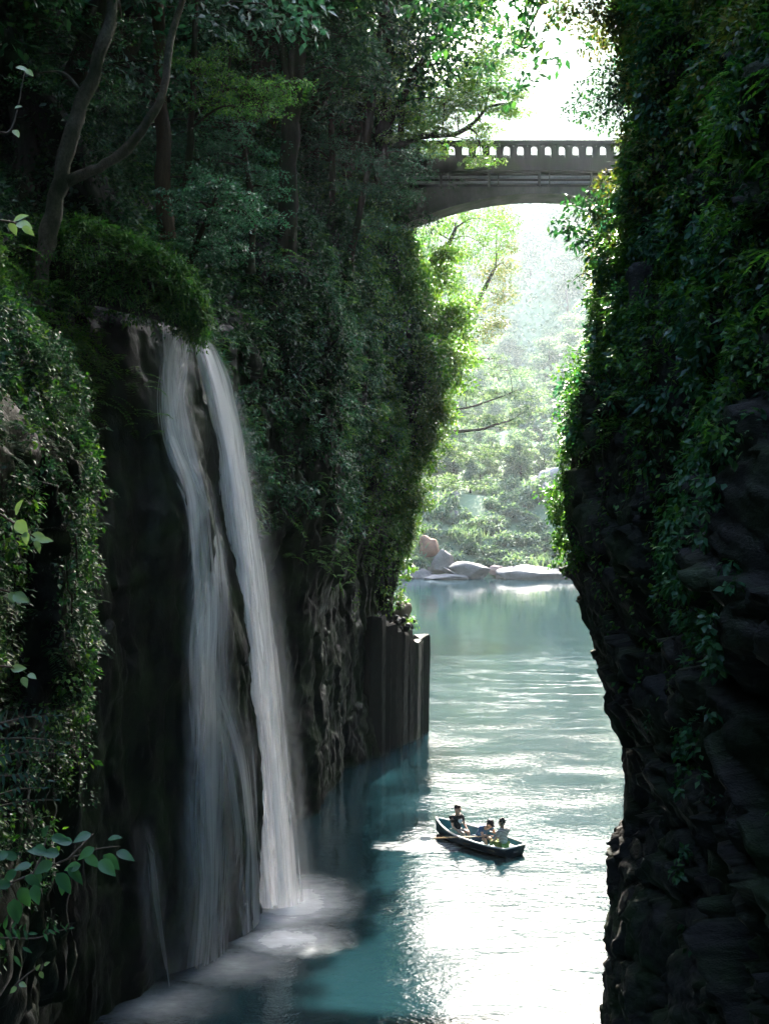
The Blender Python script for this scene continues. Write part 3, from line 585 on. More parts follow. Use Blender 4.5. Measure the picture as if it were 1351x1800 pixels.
# right cliff
def k_right(P): x, y = pxy(P); return sm(P[:, 2] + 1.1 * nz(P, .6, 5) + .6 * sm(x, 1150, 1300), 13.2, 14.8) * (.75 + .5 * nz(P, .9, 6))
def strip(P):
    x, y = pxy(P); c = np.interp(y, [600, 800, 950, 1050, 1150, 1300, 1450, 1776], [1235, 1225, 1200, 1245, 1265, 1225, 1205, 1230]); wd = np.interp(y, [600, 900, 1100, 1250, 1500], [60, 55, 45, 25, 10])
    return np.exp(-((x - c) / wd) ** 2) * np.interp(y, [600, 1150, 1300, 1780], [1, .9, .28, .12])
def edge_r(P): x, y = pxy(P); return sm(P[:, 1], 26.3, 27.6) * sm(P[:, 2], 10.6, 11.4) * .8
cover(right, (sr(12), sr(30)), (12.5, 25), 2600, k_right, .28, 40, .1, 'creeper', L_DARK, 'dark leafy creeper covering the upper right-hand cliff')
cover(right, (sr(13.6), sr(30)), (13, 25), 1800, k_right, .27, 36, .12, 'creeper', L_MID, 'mid green leafy creeper mixed into the upper right-hand cliff', .5, .2, dn=.6)
cover(right, (sr(14.6), sr(30)), (13.5, 26), 800, k_right, .28, 30, .15, 'creeper', L_BLUE, 'large blue-green leaves on the upper right-hand cliff', .5, .22, dn=.7)
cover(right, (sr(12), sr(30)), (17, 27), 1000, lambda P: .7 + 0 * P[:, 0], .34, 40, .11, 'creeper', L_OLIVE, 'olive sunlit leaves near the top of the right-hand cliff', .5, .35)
cover(right, (sr(13), sr(22)), (1, 15), 2600, strip, .17, 16, .13, 'vine', L_NEAR, 'broad-leaved vine hanging down the bare right-hand rock', .6, .1, dn=.9)
cover(right, (sr(25.5), sr(29.2)), (10.4, 15), 420, edge_r, .22, 34, .09, 'creeper', L_MID, 'green leaf fringe on the right-hand rock edge', .5, .18, dn=.7)
cover(right, (sr(14), sr(28.5)), (8, 14), 260, lambda P: .5 * (nz(P, .9, 8) > .25), .16, 26, .1, 'ferns', L_DARK, 'small ferns in cracks of the right-hand rock', .35, .08, dn=.8)
cover(right, (sr(30), sr(75)), (14, 40), 900, lambda P: .9 + 0 * P[:, 0], .9, 40, .3, 'undergrowth', L_MID, 'leafy cover on the cliff behind the right-hand rock')
cover(right, (0, sr(12)), (14, 45), 500, lambda P: .9 + 0 * P[:, 0], 1.1, 40, .4, 'undergrowth', L_DARK, 'leafy cover high on the near right-hand cliff')

cover(left, (sl(39), sl(66)), (9, 25), 260, lambda P: .9 + 0 * P[:, 0], .7, 110, .11, 'ferns', L_MID, 'arching fern fronds on the cliff beyond the waterfall', kind='fern')
cover(right, (sr(12), sr(29.5)), (13.5, 24), 420, lambda P: .9 + 0 * P[:, 0], .42, 120, .07, 'ferns', L_MID, 'fern fronds arching from the upper right-hand cliff', kind='fern')
def vines(wall, ss, zt, n, length, mat, name, label):
    for k in range(n):
        S = rng.uniform(*ss); z = rng.uniform(*zt); L = rng.uniform(*length); zs_ = np.linspace(z, z - L, 16); P = wall.pos(S + .12 * np.sin(zs_ * 1.7 + k), zs_); N = wall.normal(np.full(16, S), zs_); P = P + N * (.1 + .1 * rng.uniform()); P[:, :2] = P[0, :2] * .45 + P[:, :2] * .55
        r = empty('hanging_vine', tuple(P[0])); tag(r, label, 'vine', name); V, Fc = tube_vf(P - P[0], np.linspace(.016, .006, 16), 5); obj('stem', pymesh('stem', V, Fc, True), BARK, r); Lv = Leaves(); m = int(L * 26); q = rng.integers(0, 16, m); Lv.add(*leaf_vf(P[q] - P[0] + rnd(m, 3) * .07, rnd(m, 3) * .5 + N[q] * .6 - UP * .6, N[q] + UP * .5 + rnd(m, 3) * .3, .12 * rng.uniform(.6, 1.3, m), .07 * rng.uniform(.6, 1.3, m))); obj('leaves', Lv.mesh('leaves'), mat, r)
vines(right, (sr(14.5), sr(24.5)), (12, 16), 22, (1.5, 4), L_MID, 'vines hanging on the right-hand cliff', 'thin leafy vine trailing down the right-hand cliff')
vines(left, (sl(57), sl(67)), (9, 16), 18, (2, 4.5), L_MAPLE, 'vines hanging on the promontory', 'thin leafy vine trailing down the promontory')
vines(left, (sl(15), sl(22)), (9, 13), 12, (1.2, 3), L_NEAR, 'vines hanging on the near fern cliff', 'thin leafy vine trailing down the near fern cliff')
cover(left, (sl(23.5), sl(32.2)), (13.2, 18.5), 520, lambda P: sm(P[:, 2] + .8 * nz(P, .8, 9), 14.2, 16), .32, 40, .12, 'creeper', L_MID, 'leafy growth beside the top of the waterfall')
cover(left, (sl(23.5), sl(33.2)), (12.5, 18), 160, lambda P: sm(P[:, 2] + .8 * nz(P, .8, 9), 13.5, 15.5), .6, 120, .085, 'ferns', L_MID, 'fern fronds beside the top of the waterfall', kind='fern')
# the grassy hummock that overhangs the lip of the falls
def mound():
    ridge = np.array([at(40, 430, 31.5), at(140, 412, 32.5), at(220, 432, 33), at(285, 462, 33.4), at(325, 503, 33.6), at(352, 552, 33.9)])
    Rg = smooth_path(ridge, 8); n = len(Rg); m = 12; V = []
    for k, p in enumerate(Rg):
        q = .55 * (1 - (k / n) ** 3) + .2
        for t in range(m):
            a = t / m * 2 * np.pi; V.append(p + np.array([.25 * math.cos(a) * q, math.cos(a) * q * 1.1, math.sin(a) * q * 1.2 - q * 1.2]))
    Fc = [(k * m + t, k * m + (t + 1) % m, (k + 1) * m + (t + 1) % m, (k + 1) * m + t) for k in range(n - 1) for t in range(m)] + [tuple(range(m)), tuple((n - 1) * m + t for t in range(m))[::-1]]
    r = empty('grassy_mound', tuple(Rg[n // 2] - UP * 1.5)); tag(r, 'bright grassy mound overhanging the top of the waterfall', 'mound')
    o = obj('earth', pymesh('earth', V, Fc, True), SOIL, r); o.location = -Vector(r.location); Lv = Leaves()
    for _ in range(350):
        k = rng.integers(0, n); q = .55 * (1 - (k / n) ** 3) + .2; a = rng.uniform(-.9, np.pi + .9); dr = np.array([.25 * math.cos(a) + .12, -math.cos(a) * 1.1, math.sin(a) * 1.2])
        p = Rg[k] + dr * q - UP * q * 1.2 + rnd(3) * np.array([.15, .05, .05]); d = unit(dr + np.array([.5, -.3, .1]) + rnd(3) * .35); L = rng.uniform(.2, .5)
        b = 3; pts = [p, p + d * L * .5 + UP * .02, p + d * L * .85 - UP * L * .8]
        for c_, e_ in ((pts[0], pts[1]), (pts[1], pts[2])): Lv.add(*leaf_vf(c_[None], (e_ - c_)[None], UP[None] + rnd(1, 3) * .3, np.linalg.norm(e_ - c_) * 1.15, .045, .1))
    Lb = Leaves()
    for _ in range(620):
        k = rng.integers(0, n); q = .55 * (1 - (k / n) ** 3) + .2; a = rng.uniform(-.8, np.pi + .8); dr = np.array([.25 * math.cos(a) + .1, -math.cos(a) * 1.1, math.sin(a) * 1.2]); puff(Lb, Rg[k] + dr * q * rng.uniform(.9, 1.35) - UP * q * 1.2 + rnd(3) * .1, rng.uniform(.1, .42), int(rng.uniform(14, 40)), rng.uniform(.09, .17), .38, unit(dr), .8, .7)
    g = obj('leafy_tufts', Lb.mesh('leafy_tufts'), L_GRASS, r); g.location = -Vector(r.location); g['kind'] = 'stuff'
    for _ in range(420):
        k = rng.integers(0, n); q = .55 * (1 - (k / n) ** 3) + .2; a = rng.uniform(1.2, np.pi + .5); dr = np.array([.25 * math.cos(a) + .1, math.cos(a) * 1.1, math.sin(a) * 1.2]); frond(Lv, Rg[k] + dr * q - UP * q * 1.2, dr + rnd(3) * .5, rng.uniform(.4, .95), 12, .075)
    g = obj('grass', Lv.mesh('grass'), L_GRASS, r); g.location = -Vector(r.location); g['kind'] = 'stuff'
mound()

# ------------------------------------------------------------------ trees
def make_tree(name, label, stems, crown, bark, leaf, base=None, group=None, cat='tree', ln=.12, dens=1.0, style='spray', twigs=True):
    """stems: list of (path, r0, r1), the first is the trunk; crown: list of (centre, rx, rz, n_sprays, spray_r)"""
    b = np.array(stems[0][0][0]) if base is None else np.array(base); r = empty(name, tuple(b)); off = -Vector(b); tag(r, label, cat, group)
    allp = []
    for k, (path, r0, r1) in enumerate(stems):
        P = smooth_path(path, 7); nP = len(P); P = P + .05 * r0 / .2 * np.stack([vnoise(np.stack([np.arange(nP) * .5, np.full(nP, k * 3.3 + q), np.full(nP, b[0])], 1), 5) for q in range(3)], 1)
        rad = np.linspace(r0, r1, nP) ** 1.0
        if k == 0: rad = rad * (1 + .45 * np.exp(-np.arange(nP) / 2.2))
        V, Fc = tube_vf(P, rad, 9, True, .25, k * 2.1 + b[1]); o = obj('trunk' if k == 0 else 'limb', pymesh('stem', V, Fc, True), bark, r); o.location = off; allp.append(P)
    AP = np.concatenate(allp); Lv = Leaves(); br_ = MB()
    for c, rx, rz, ns, sr_ in crown:
        c = np.array(c, float)
        cand = AP[AP[:, 2] < c[2] + .2] if np.any(AP[:, 2] < c[2] + .2) else AP
        p = cand[np.argmin(np.linalg.norm((cand - c) * np.array([1, 1, .7]), axis=1))]; mid = (p + c) / 2 + UP * .12 * np.linalg.norm(c - p) + rnd(3) * .1
        if twigs: br_.tube(smooth_path([p, mid, c], 5), np.linspace(.05, .015, 11), 5)
        for _ in range(max(1, int(ns * dens))):
            q = unit(rnd(3)) * rng.uniform(.2, 1) ** .5 * np.array([rx, rx, rz]); s = c + q
            if twigs and rng.uniform() < .5: br_.tube([c - UP * .1, (c + s) / 2 + UP * .05, s], [.014, .01, .006], 4)
            if style == 'spray': spray(Lv, s, sr_ * rng.uniform(.6, 1.2), int(46 * rng.uniform(.6, 1.3)), ln)
            else: puff(Lv, s, sr_ * rng.uniform(.6, 1.2), int(52 * rng.uniform(.6, 1.3)), ln, .45)
    if br_.V: o = br_.build('branches', bark, r, True); o.location = off; o['kind'] = 'stuff'
    o = obj('crown', Lv.mesh('crown'), leaf, r); o.location = off
    return r
A3 = lambda L: [at(*p) for p in L]
def cl(L, Y, rx, rz, ns, sr_): return [(at(px, py, Y + rng.uniform(-1.2, 1.2)), rx * rng.uniform(.8, 1.2), rz, ns, sr_) for px, py in L]
make_tree('lichen_tree', 'forked lichen-spotted tree leaning from the slope beside the waterfall', [(A3([(50, 560, 31), (58, 520, 31), (80, 440, 31), (106, 330, 31), (126, 235, 31), (158, 145, 31.3), (190, 40, 31.5), (205, -80, 32)]), .26, .13), (A3([(112, 322, 31), (165, 300, 30.8), (215, 268, 30.8), (265, 205, 31), (290, 150, 31), (300, 70, 31.5), (340, -60, 32)]), .14, .08)],
          cl([(180, -70), (260, -90), (330, -60), (120, -60), (60, -30), (380, -120)], 32, 1.6, .7, 14, .6) + cl([(200, 160), (215, 60), (60, 130)], 33, .8, .3, 8, .5), BARK_L, L_DARK)
make_tree('straight_tree', 'straight reddish-brown trunk rising behind the forked tree', [(A3([(292, 420, 40), (288, 330, 40), (285, 200, 40), (280, 60, 40), (276, -120, 40)]), .25, .19)], cl([(230, -120), (330, -130), (260, -40), (340, 10)], 40, 1.8, .8, 14, .7), BARK_R, L_DARK)
make_tree('dark_tree', 'massive dark trunk standing left of the straight slim trees', [(A3([(500, 470, 48), (505, 380, 48), (510, 250, 48), (520, 120, 48), (545, -60, 48)]), .38, .3), (A3([(512, 150, 48), (490, 60, 48), (470, -60, 48)]), .2, .12)],
          cl([(440, 60), (520, 40), (600, 60), (470, -60), (580, -60), (420, 110), (610, 130)], 47, 1.7, .8, 14, .7), BARK, L_DARK)
make_tree('shaded_tree', 'thick shaded trunk at the far upper left edge', [(A3([(50, 440, 37), (48, 300, 37), (45, 120, 37), (52, -80, 37)]), .42, .34)], cl([(60, 80), (110, 180), (40, 210), (100, 60), (150, 100), (30, -60)], 37, 1.1, .6, 10, .6), BARK, L_DARK)
make_tree('slim_tree', 'slim dark twin-stemmed tree just left of the bridge railing', [(A3([(640, 300, 59), (643, 250, 59), (652, 160, 59), (668, 60, 59), (690, -80, 59)]), .26, .17), (A3([(650, 170, 59), (640, 120, 59), (632, 40, 59), (628, -60, 59)]), .12, .08)],
          cl([(690, 20), (640, -20), (730, -30), (620, 70), (700, 90), (600, 130), (640, 180), (700, 200)], 60, 1.4, .55, 18, .6), BARK, L_MAPLE, ln=.15)
make_tree('maple_tree', 'dark-stemmed maple with bright layered leaves beside the bridge', [(A3([(668, 300, 60), (672, 250, 60), (678, 150, 60), (688, 60, 60), (700, -60, 60)]), .3, .2), (A3([(673, 235, 60), (705, 175, 60), (740, 110, 60), (768, 50, 60), (795, -30, 60)]), .16, .09), (A3([(704, 250, 60.5), (706, 200, 60.3), (715, 150, 60), (745, 100, 60)]), .15, .09)],
          cl([(760, 40), (800, 60), (830, 90), (740, 110), (790, 130), (830, 150), (770, 170), (720, 150), (740, 200), (860, 120), (800, 20), (720, 60), (850, 50), (690, 180), (870, 30), (840, 10), (890, 60), (815, 180), (760, 90), (700, 110), (780, 0), (880, 100)], 61, 1.3, .4, 22, .65), BARK, L_MAPLE, ln=.16)
make_tree('overhanging_maple', 'maple bough with light leaves reaching out in front of the bridge', [(A3([(690, 262, 59), (740, 240, 59), (800, 236, 59), (835, 214, 59), (858, 188, 59), (895, 182, 59)]), .15, .05), (A3([(852, 192, 59), (858, 165, 59), (862, 150, 59)]), .05, .03)],
          cl([(870, 160), (905, 165), (890, 195), (835, 185), (800, 205), (770, 225), (840, 250), (846, 282), (730, 235), (905, 190), (760, 260), (700, 240), (850, 225), (780, 180), (820, 160)], 59, .8, .25, 17, .45), BARK, L_MAPLE, ln=.13)
make_tree('layered_maple', 'sunlit maple spray fanning out across the dark upper wood', [(A3([(330, 330, 41), (335, 240, 40), (340, 130, 39.5), (345, -40, 39.5)]), .12, .08), (A3([(336, 215, 40), (380, 165, 39), (440, 155, 38.5), (510, 145, 38.5)]), .06, .025)],
          cl([(380, 140), (430, 150), (470, 155), (515, 145), (410, 185), (455, 195), (350, 110), (400, 85), (310, 100), (360, 175), (490, 170)], 38.5, .75, .16, 11, .5), BARK, L_MID, ln=.1)
make_tree('bluish_bush', 'rounded blue-green bush lit softly above the waterfall', [(A3([(330, 480, 37), (345, 430, 37), (370, 370, 36.5), (390, 320, 36)]), .1, .04)],
          cl([(350, 330), (390, 320), (425, 345), (330, 365), (370, 370), (400, 400), (340, 410), (375, 440), (310, 350), (430, 375), (405, 440), (360, 300)], 36, .55, .3, 11, .42), BARK, L_BLUE, ln=.11)
make_tree('shade_maple', 'dark layered maple in the shade below the bridge end', [(A3([(610, 500, 54), (618, 440, 54), (636, 350, 54), (650, 290, 54)]), .2, .1), (A3([(585, 400, 54), (583, 300, 54), (583, 200, 54)]), .16, .12)],
          cl([(600, 290), (640, 280), (680, 290), (560, 310), (620, 330), (670, 330), (700, 345), (590, 260), (640, 380), (670, 400), (710, 300), (530, 280), (560, 250), (480, 290), (720, 270)], 54.5, 1.1, .25, 13, .6), BARK, L_BLUE)
make_tree('shadow_maple', 'dim layered maple crown between the forked tree and the dark trunk', [(A3([(440, 480, 43), (445, 380, 43), (430, 280, 42.5), (420, 190, 42)]), .12, .07)],
          cl([(300, 240), (350, 260), (400, 245), (440, 260), (330, 285), (240, 310), (280, 330), (450, 300), (200, 240), (390, 220), (470, 330), (460, 380), (180, 340), (240, 370)], 42, 1.0, .22, 12, .55), BARK, L_BLUE)
# the wood behind: six shapes of tree, copied along the slope
def wood_tree(seed, leaf, hgt=11, ln=.2):
    st = [([(0, 0, -1), (.1, 0, hgt * .3), (-.1, .1, hgt * .6), (.1, -.1, hgt)], .26, .1)]
    cr = [((math.cos(a) * q, math.sin(a) * q, z), 1.5, .8, 11, .75) for a, q, z in [(rng.uniform(0, 6.3), rng.uniform(.4, 2.6) * (1.15 - z / hgt * .6), z) for z in np.linspace(hgt * .22, hgt * 1.05, 15)]]
    return make_tree('wood_tree', 'x', [([np.array(p, float) for p in st[0][0]], .26, .1)], cr, BARK, leaf, base=(0, 0, 0), ln=ln)
def copy_tree(o, parent=None):
    c = o.copy(); COL.objects.link(c); c.parent = parent
    for ch in o.children: copy_tree(ch, c)
    return c
protos = [wood_tree(k, m) for k, m in enumerate((L_DARK, L_DARK, L_BLUE, L_MID))]
used = set()
def plant(pr, loc, s, label, group, cat='tree', name=None):
    o = pr if id(pr) not in used else copy_tree(pr); used.add(id(pr))
    if name: o.name = name
    o.location = loc; o.rotation_euler = (rng.uniform(-.06, .06), rng.uniform(-.06, .06), rng.uniform(0, 6.28)); o.scale = (s, s, s * rng.uniform(.9, 1.15)); tag(o, label, cat, group); return o
spots = []
for y in np.arange(26, 73, 2.6):
    for z in (20.5, 25.5, 32, 40):
        S = sl(y + rng.uniform(-1, 1)) if y < 60 else sl(min(y, 71)); p = left.pos(np.array([S]), np.array([z + rng.uniform(-1.5, 1.5)]))[0]
        if z < 22 and y > 50 or z < 30 and y < 37 or z < 22: continue
        spots.append(p + np.array([-.6, .3, -.5]))
for y, z, k in ((23, 20, 1.5), (26, 22, 1.6), (29, 22, 1.5), (32, 23, 1.5), (20, 21, 1.5), (27, 30, 1.5), (33, 31, 1.5), (21, 30, 1.5)):  # trees added above the view to keep sun off the near cliff
    p = left.pos(np.array([sl(y)]), np.array([float(z)]))[0]; o = plant(protos[rng.integers(0, 3)], tuple(p + np.array([0, 0, -.5])), k, 'leaning tree added over the gorge to shade the near fern cliff', 'added shade trees above the near fern cliff'); o.rotation_euler = (0, .42, rng.uniform(-.3, .3))
for y, z, k in ((40, 24, 1.7), (44, 27, 1.9), (48, 26, 1.9), (52, 27, 2.0), (56, 27, 2.0), (60, 27.5, 1.9), (46, 36, 1.9), (54, 37, 1.9), (61, 36, 1.8), (36, 26, 1.6), (65, 30, 1.5)):  # tall crowns added to hold the sun off the left side
    p = left.pos(np.array([sl(y)]), np.array([float(z)]))[0]; plant(protos[rng.integers(0, 3)], tuple(p + np.array([0, 0, -.5])), k, 'towering tree added on the left-hand cliff to block the sun', 'added sun-blocking trees above the left-hand cliff').rotation_euler = (0, .3, rng.uniform(-.5, .5))
for y, z, k, t in ((79, 24, 1.3, .0), (86, 22, 1.4, .1), (94, 20, 1.5, .1), (90, 30, 1.3, .0)):
    p = left.pos(np.array([sl(y)]), np.array([float(z)]))[0]; plant(protos[3 if y > 74 else 2], tuple(p), k, 'sunlit tall tree on the left-hand bank past the bridge', 'tall trees past the bridge').rotation_euler = (0, t, rng.uniform(-.3, .3))
for p in spots: plant(protos[rng.choice(4, p=[.36, .3, .2, .14])], tuple(p), rng.uniform(.75, 1.25), 'dark broadleaf tree crowded in the shaded wood on the upper cliff', 'trees of the shaded wood above the waterfall')
for y in np.arange(-36, -7, 4.2):                      # unseen trees added so their crowns darken the near gorge
    for W in (left, right):
        for z, k in ((21, 1.75), (30, 1.5)):
            p = W.pos(np.array([W.at_y(y + rng.uniform(-1.5, 1.5))]), np.array([float(z)]))[0]; o = plant(protos[rng.integers(0, 3)], tuple(p), k * rng.uniform(.9, 1.15), 'unseen big tree added to darken the near gorge', 'added trees shading the near gorge')
            o.rotation_euler = (0, (.3 if W is left else -.3) if z < 25 else 0, 0); o.rotation_euler.z = 0
for x in np.arange(-6, 7, 2.5): plant(protos[rng.integers(0, 3)], (x, -44 + rng.uniform(-2, 2), 2), 1.7, 'unseen tree added behind the viewpoint to cut sky light', 'added light-blocking trees behind the viewpoint')  # row of unseen trees added to shut out skylight from behind
for y in (16, 19.5, 23, 26.5, 28.3):  # size and lean shaped to keep sun off the foreground twigs
    p = right.pos(np.array([sr(y)]), np.array([25.]))[0]; o = plant(protos[rng.integers(0, 2)], tuple(p + np.array([.5, 0, 0])), 1.25, 'evergreen tree leaned out above the right-hand cliff as a sun blocker', 'sun-blocking trees above the right-hand cliff'); o.rotation_euler = (0, -.5, rng.uniform(-.3, .3))
for y, t in ((29.6, -.75), (31.4, -.85)):  # two more trees added overhead, shading the foreground sprig
    p = right.pos(np.array([sr(y)]), np.array([24.]))[0]; o = plant(protos[0], tuple(p), 1.35, 'tree added above the right-hand cliff, leaned far out to shade the twigs', 'added shade trees leaning over the gorge'); o.rotation_euler = (0, t, 0)
for y in np.arange(31, 62, 4.0):  # out-of-view rim trees added to block sun from the near gorge
    for z, s_ in (((27, 1.0),) if y > 52 else ()) + ((42, 1.2),):
        p = right.pos(np.array([sr(y)]), np.array([float(z)]))[0]; plant(protos[rng.integers(0, 2)], tuple(p + np.array([.5, 0, -.5])), s_ * rng.uniform(.9, 1.15), 'unseen tall tree added on the rim behind the right-hand cliff to block sun', 'added sun-blocking trees behind the right-hand cliff')

# shrubs that break the outline of the right-hand cliff and stand off the rock
def shrub(name, label, base, tips, leaf, ln, per=60, r=.3, cat='shrub', group=None, style='puff'):
    b = np.array(base, float); rt = empty(name, tuple(b)); tag(rt, label, cat, group); Lv = Leaves(); mb = MB()
    for t in tips:
        t = np.array(t, float); mid = (b + t) / 2 + np.array([0, 0, .12]) + rnd(3) * .06; P = smooth_path([b, mid, t], 5); mb.tube(P - b, np.linspace(.022, .006, len(P)), 5)
        for q in np.linspace(.45, 1, 4):
            c = P[int(q * (len(P) - 1))] - b
            if style == 'puff': puff(Lv, c, r * (.5 + .6 * q), int(per / 4 * (.6 + q)), ln, .5, None, .7, .5)
            else: spray(Lv, c, r * (.6 + .6 * q), int(per / 4 * (.6 + q)), ln)
    o = mb.build('stems', BARK, rt, True); o['kind'] = 'stuff'; obj('crown', Lv.mesh('crown'), leaf, rt); return rt
shrub('overhanging_shrub', 'dark glossy shrub reaching over the gorge just below the bridge', at(1090, 430, 26), A3([(985, 395, 26), (1010, 420, 26), (1005, 360, 26.2), (1040, 345, 26), (1060, 380, 25.8), (1035, 450, 26), (1075, 340, 25.5), (1100, 360, 25)]), L_DARK, .15, 90, .27)
shrub('overhanging_shrub', 'lit leafy shrub covering the right-hand end of the bridge', at(1150, 340, 25), A3([(1112, 250, 25.5), (1105, 290, 25.5), (1085, 325, 25.5), (1125, 270, 25), (1140, 240, 25), (1120, 310, 25), (1150, 270, 25), (1170, 300, 24)]), L_OLIVE, .1, 200, .36)
shrub('overhanging_shrub', 'shrub leaning out above the bridge at the upper right', at(1130, 170, 25.5), A3([(1012, 190, 26), (1035, 150, 26), (1045, 210, 26), (1060, 120, 26), (1070, 180, 25.8), (1090, 140, 25.5), (1080, 220, 25.5)]), L_DARK, .1, 200, .34)
shrub('overhanging_shrub', 'topmost leafy shrub hanging in at the upper right', at(1120, 40, 25.5), A3([(975, 25, 26), (1020, 40, 26), (1040, 80, 26), (1060, 40, 25.8), (1000, 5, 26), (1030, -10, 26), (1080, 90, 25.5), (1100, 20, 25.5)]), L_OLIVE, .1, 220, .36)
shrub('hanging_shrub', 'light green sprig jutting from the right-hand rock over the water', at(1015, 860, 27.6), A3([(945, 868, 27.6), (958, 885, 27.7), (975, 900, 27.6), (985, 850, 27.6), (970, 915, 27.6), (960, 862, 27.5)]), L_MID, .095, 34, .13)
shrub('hanging_shrub', 'small leafy sprig jutting left below the thick upper foliage', at(1040, 650, 27.4), A3([(985, 655, 27.4), (995, 700, 27.5), (990, 730, 27.5), (1010, 620, 27.3), (1005, 680, 27.4)]), L_MID, .1, 110, .28)
shrub('hanging_shrub', 'tiny sprig sticking out from the cliff edge above the pool', at(1010, 785, 27.6), A3([(985, 780, 27.6), (990, 800, 27.6), (1000, 765, 27.5)]), L_MID, .08, 24, .12)
shrub('hanging_shrub', 'few dark leaves poking from the edge beneath the overhanging shrub', at(1055, 500, 26.5), A3([(1005, 495, 26.5), (1020, 500, 26.5), (1040, 490, 26.5)]), L_DARK, .12, 14, .08)
shrub('hanging_shrub', 'pale large-leaved branch at the upper right edge of the cliff', at(1380, 180, 17), A3([(1285, 130, 17), (1300, 160, 17), (1290, 110, 17), (1320, 200, 17), (1310, 90, 17)]), L_NEAR, .13, 60, .24)

for k, (px, py, Y, dx, tx) in enumerate([(800, 470, 64, 10, 'highest on the promontory, level with the bridge arch'), (815, 560, 64, 14, 'second down the promontory edge'), (822, 645, 63.5, 16, 'bulging widest from the promontory edge'), (782, 715, 64, 14, 'just under the widest bulge of the promontory'), (768, 790, 64.5, 12, 'halfway down the promontory edge'), (745, 870, 65, 10, 'low on the promontory above the bare rock'), (726, 945, 65.5, 8, 'lowest on the promontory edge'), (770, 620, 61, 14, 'on the promontory face inside the widest bulge'), (740, 520, 61, 14, 'high on the promontory face below the shade maple')]):
    b = at(px - 46, py - 14, Y); shrub('cliff_shrub', 'bright leafy shrub ' + tx, b, [at(px + rng.uniform(-28, dx), py + rng.uniform(-38, 46), Y + rng.uniform(-.8, .8)) for _ in range(9)], L_MAPLE if k < 7 else L_MID, .2, 150, .5)

# ------------------------------------------------------------------ sunlit trees on the bank past the bridge
def Ycl(L, rx, rz, ns, sr_): return [(at(px, py, Y), rx * rng.uniform(.85, 1.2), rz, ns, sr_) for px, py, Y in L]
make_tree('bank_tree', 'bright green tree leaning out under the bridge arch', [([at(640, 700, 84), at(700, 600, 84), at(760, 500, 84), at(800, 400, 84)], .3, .12)],
          Ycl([(760, 400, 84), (800, 390, 85), (840, 385, 86), (770, 440, 82), (810, 450, 84), (850, 430, 86), (780, 500, 82), (820, 520, 84), (790, 570, 82), (800, 620, 82), (770, 650, 80), (880, 400, 88), (745, 470, 80)], 1.3, .9, 16, .7), BARK, L_MAPLE, ln=.2, style='puff')
make_tree('bank_tree', 'olive-tinged tree just right of the bright tree under the arch', [([at(690, 760, 96), at(740, 640, 96), (at(820, 560, 96)), at(870, 470, 96)], .3, .12)],
          Ycl([(880, 430, 96), (890, 470, 97), (860, 480, 96), (885, 520, 97), (850, 540, 96), (870, 570, 96), (880, 380, 98), (840, 590, 95)], 1.1, .8, 13, .7), BARK, L_OLIVE, ln=.2, style='puff')
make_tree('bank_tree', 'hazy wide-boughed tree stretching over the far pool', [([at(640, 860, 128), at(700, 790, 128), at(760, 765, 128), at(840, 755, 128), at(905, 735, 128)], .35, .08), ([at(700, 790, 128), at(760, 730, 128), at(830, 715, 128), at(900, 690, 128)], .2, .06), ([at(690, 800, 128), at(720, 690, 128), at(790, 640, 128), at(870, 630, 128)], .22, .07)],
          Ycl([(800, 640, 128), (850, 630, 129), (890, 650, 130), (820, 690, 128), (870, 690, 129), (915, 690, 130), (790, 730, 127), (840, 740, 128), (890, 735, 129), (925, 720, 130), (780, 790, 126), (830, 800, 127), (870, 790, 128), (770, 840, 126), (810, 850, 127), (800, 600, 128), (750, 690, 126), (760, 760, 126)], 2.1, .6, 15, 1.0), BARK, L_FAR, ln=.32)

# ------------------------------------------------------------------ far bank: boulders, bushes, trees on the hillside
def hz(x, y): return float(hill_z(np.array([x]), np.array([y]))[0])
def boulder(label, px, py, w_, h_, Y, seed, mat=BOULDER, blocky=.6, rot=(0, 0, 0), d=1.0):
    c = at(px, py, Y); k = Y / F; o = obj('boulder', boulder_mesh('boulder', seed, 4, blocky), mat); o.scale = (w_ * k / 2 * 1.25, w_ * k / 2 * d, h_ * k / 2 * 1.3); o.location = c; o.rotation_euler = rot; return tag(o, label, 'boulder')
boulder('tilted angular boulder standing on the far shore', 776, 990, 34, 44, 187, 1, rot=(.2, .45, .3), blocky=.9)
boulder('long flat-topped pale boulder on the far shore', 826, 1003, 66, 28, 185, 12, blocky=1.0, d=.6)
boulder('small reddish boulder beside the flat-topped one', 877, 1004, 32, 20, 187, 3, plain('rose_rock', (.17, .11, .09), .8), d=.9)
boulder('broad smooth rounded boulder at the far waterline', 932, 1010, 98, 30, 184.5, 24, blocky=.15, d=.6)
boulder('low rounded boulder beside the right-hand cliff', 1000, 1015, 42, 16, 184, 5, blocky=.2)
boulder('shadowed boulder behind the broad rounded boulder', 985, 999, 46, 26, 190, 6)
boulder('low slab in front of the tilted boulder', 778, 1016, 74, 12, 184, 7, d=.5)
boulder('narrow fallen slab leaning by the flat-topped boulder', 790, 1006, 26, 8, 184.6, 8, rot=(0, .5, .2))
boulder('flat dark ledge at the left end of the far shore', 728, 1012, 50, 22, 186, 9, d=.6)
boulder('pale stone half hidden behind the rounded boulder', 1015, 1000, 30, 16, 188, 10)
boulder('grey rock among bushes on the far slope', 792, 868, 24, 22, 204, 13)
boulder('pointed grey rock high on the far bank', 962, 862, 18, 26, 206, 14)
boulder('pale rock patch low in the far bushes', 796, 905, 22, 14, 200, 15)
boulder('bare rusty earth scar on the far bank', 752, 962, 34, 40, 190, 16, REDROCK, .4)
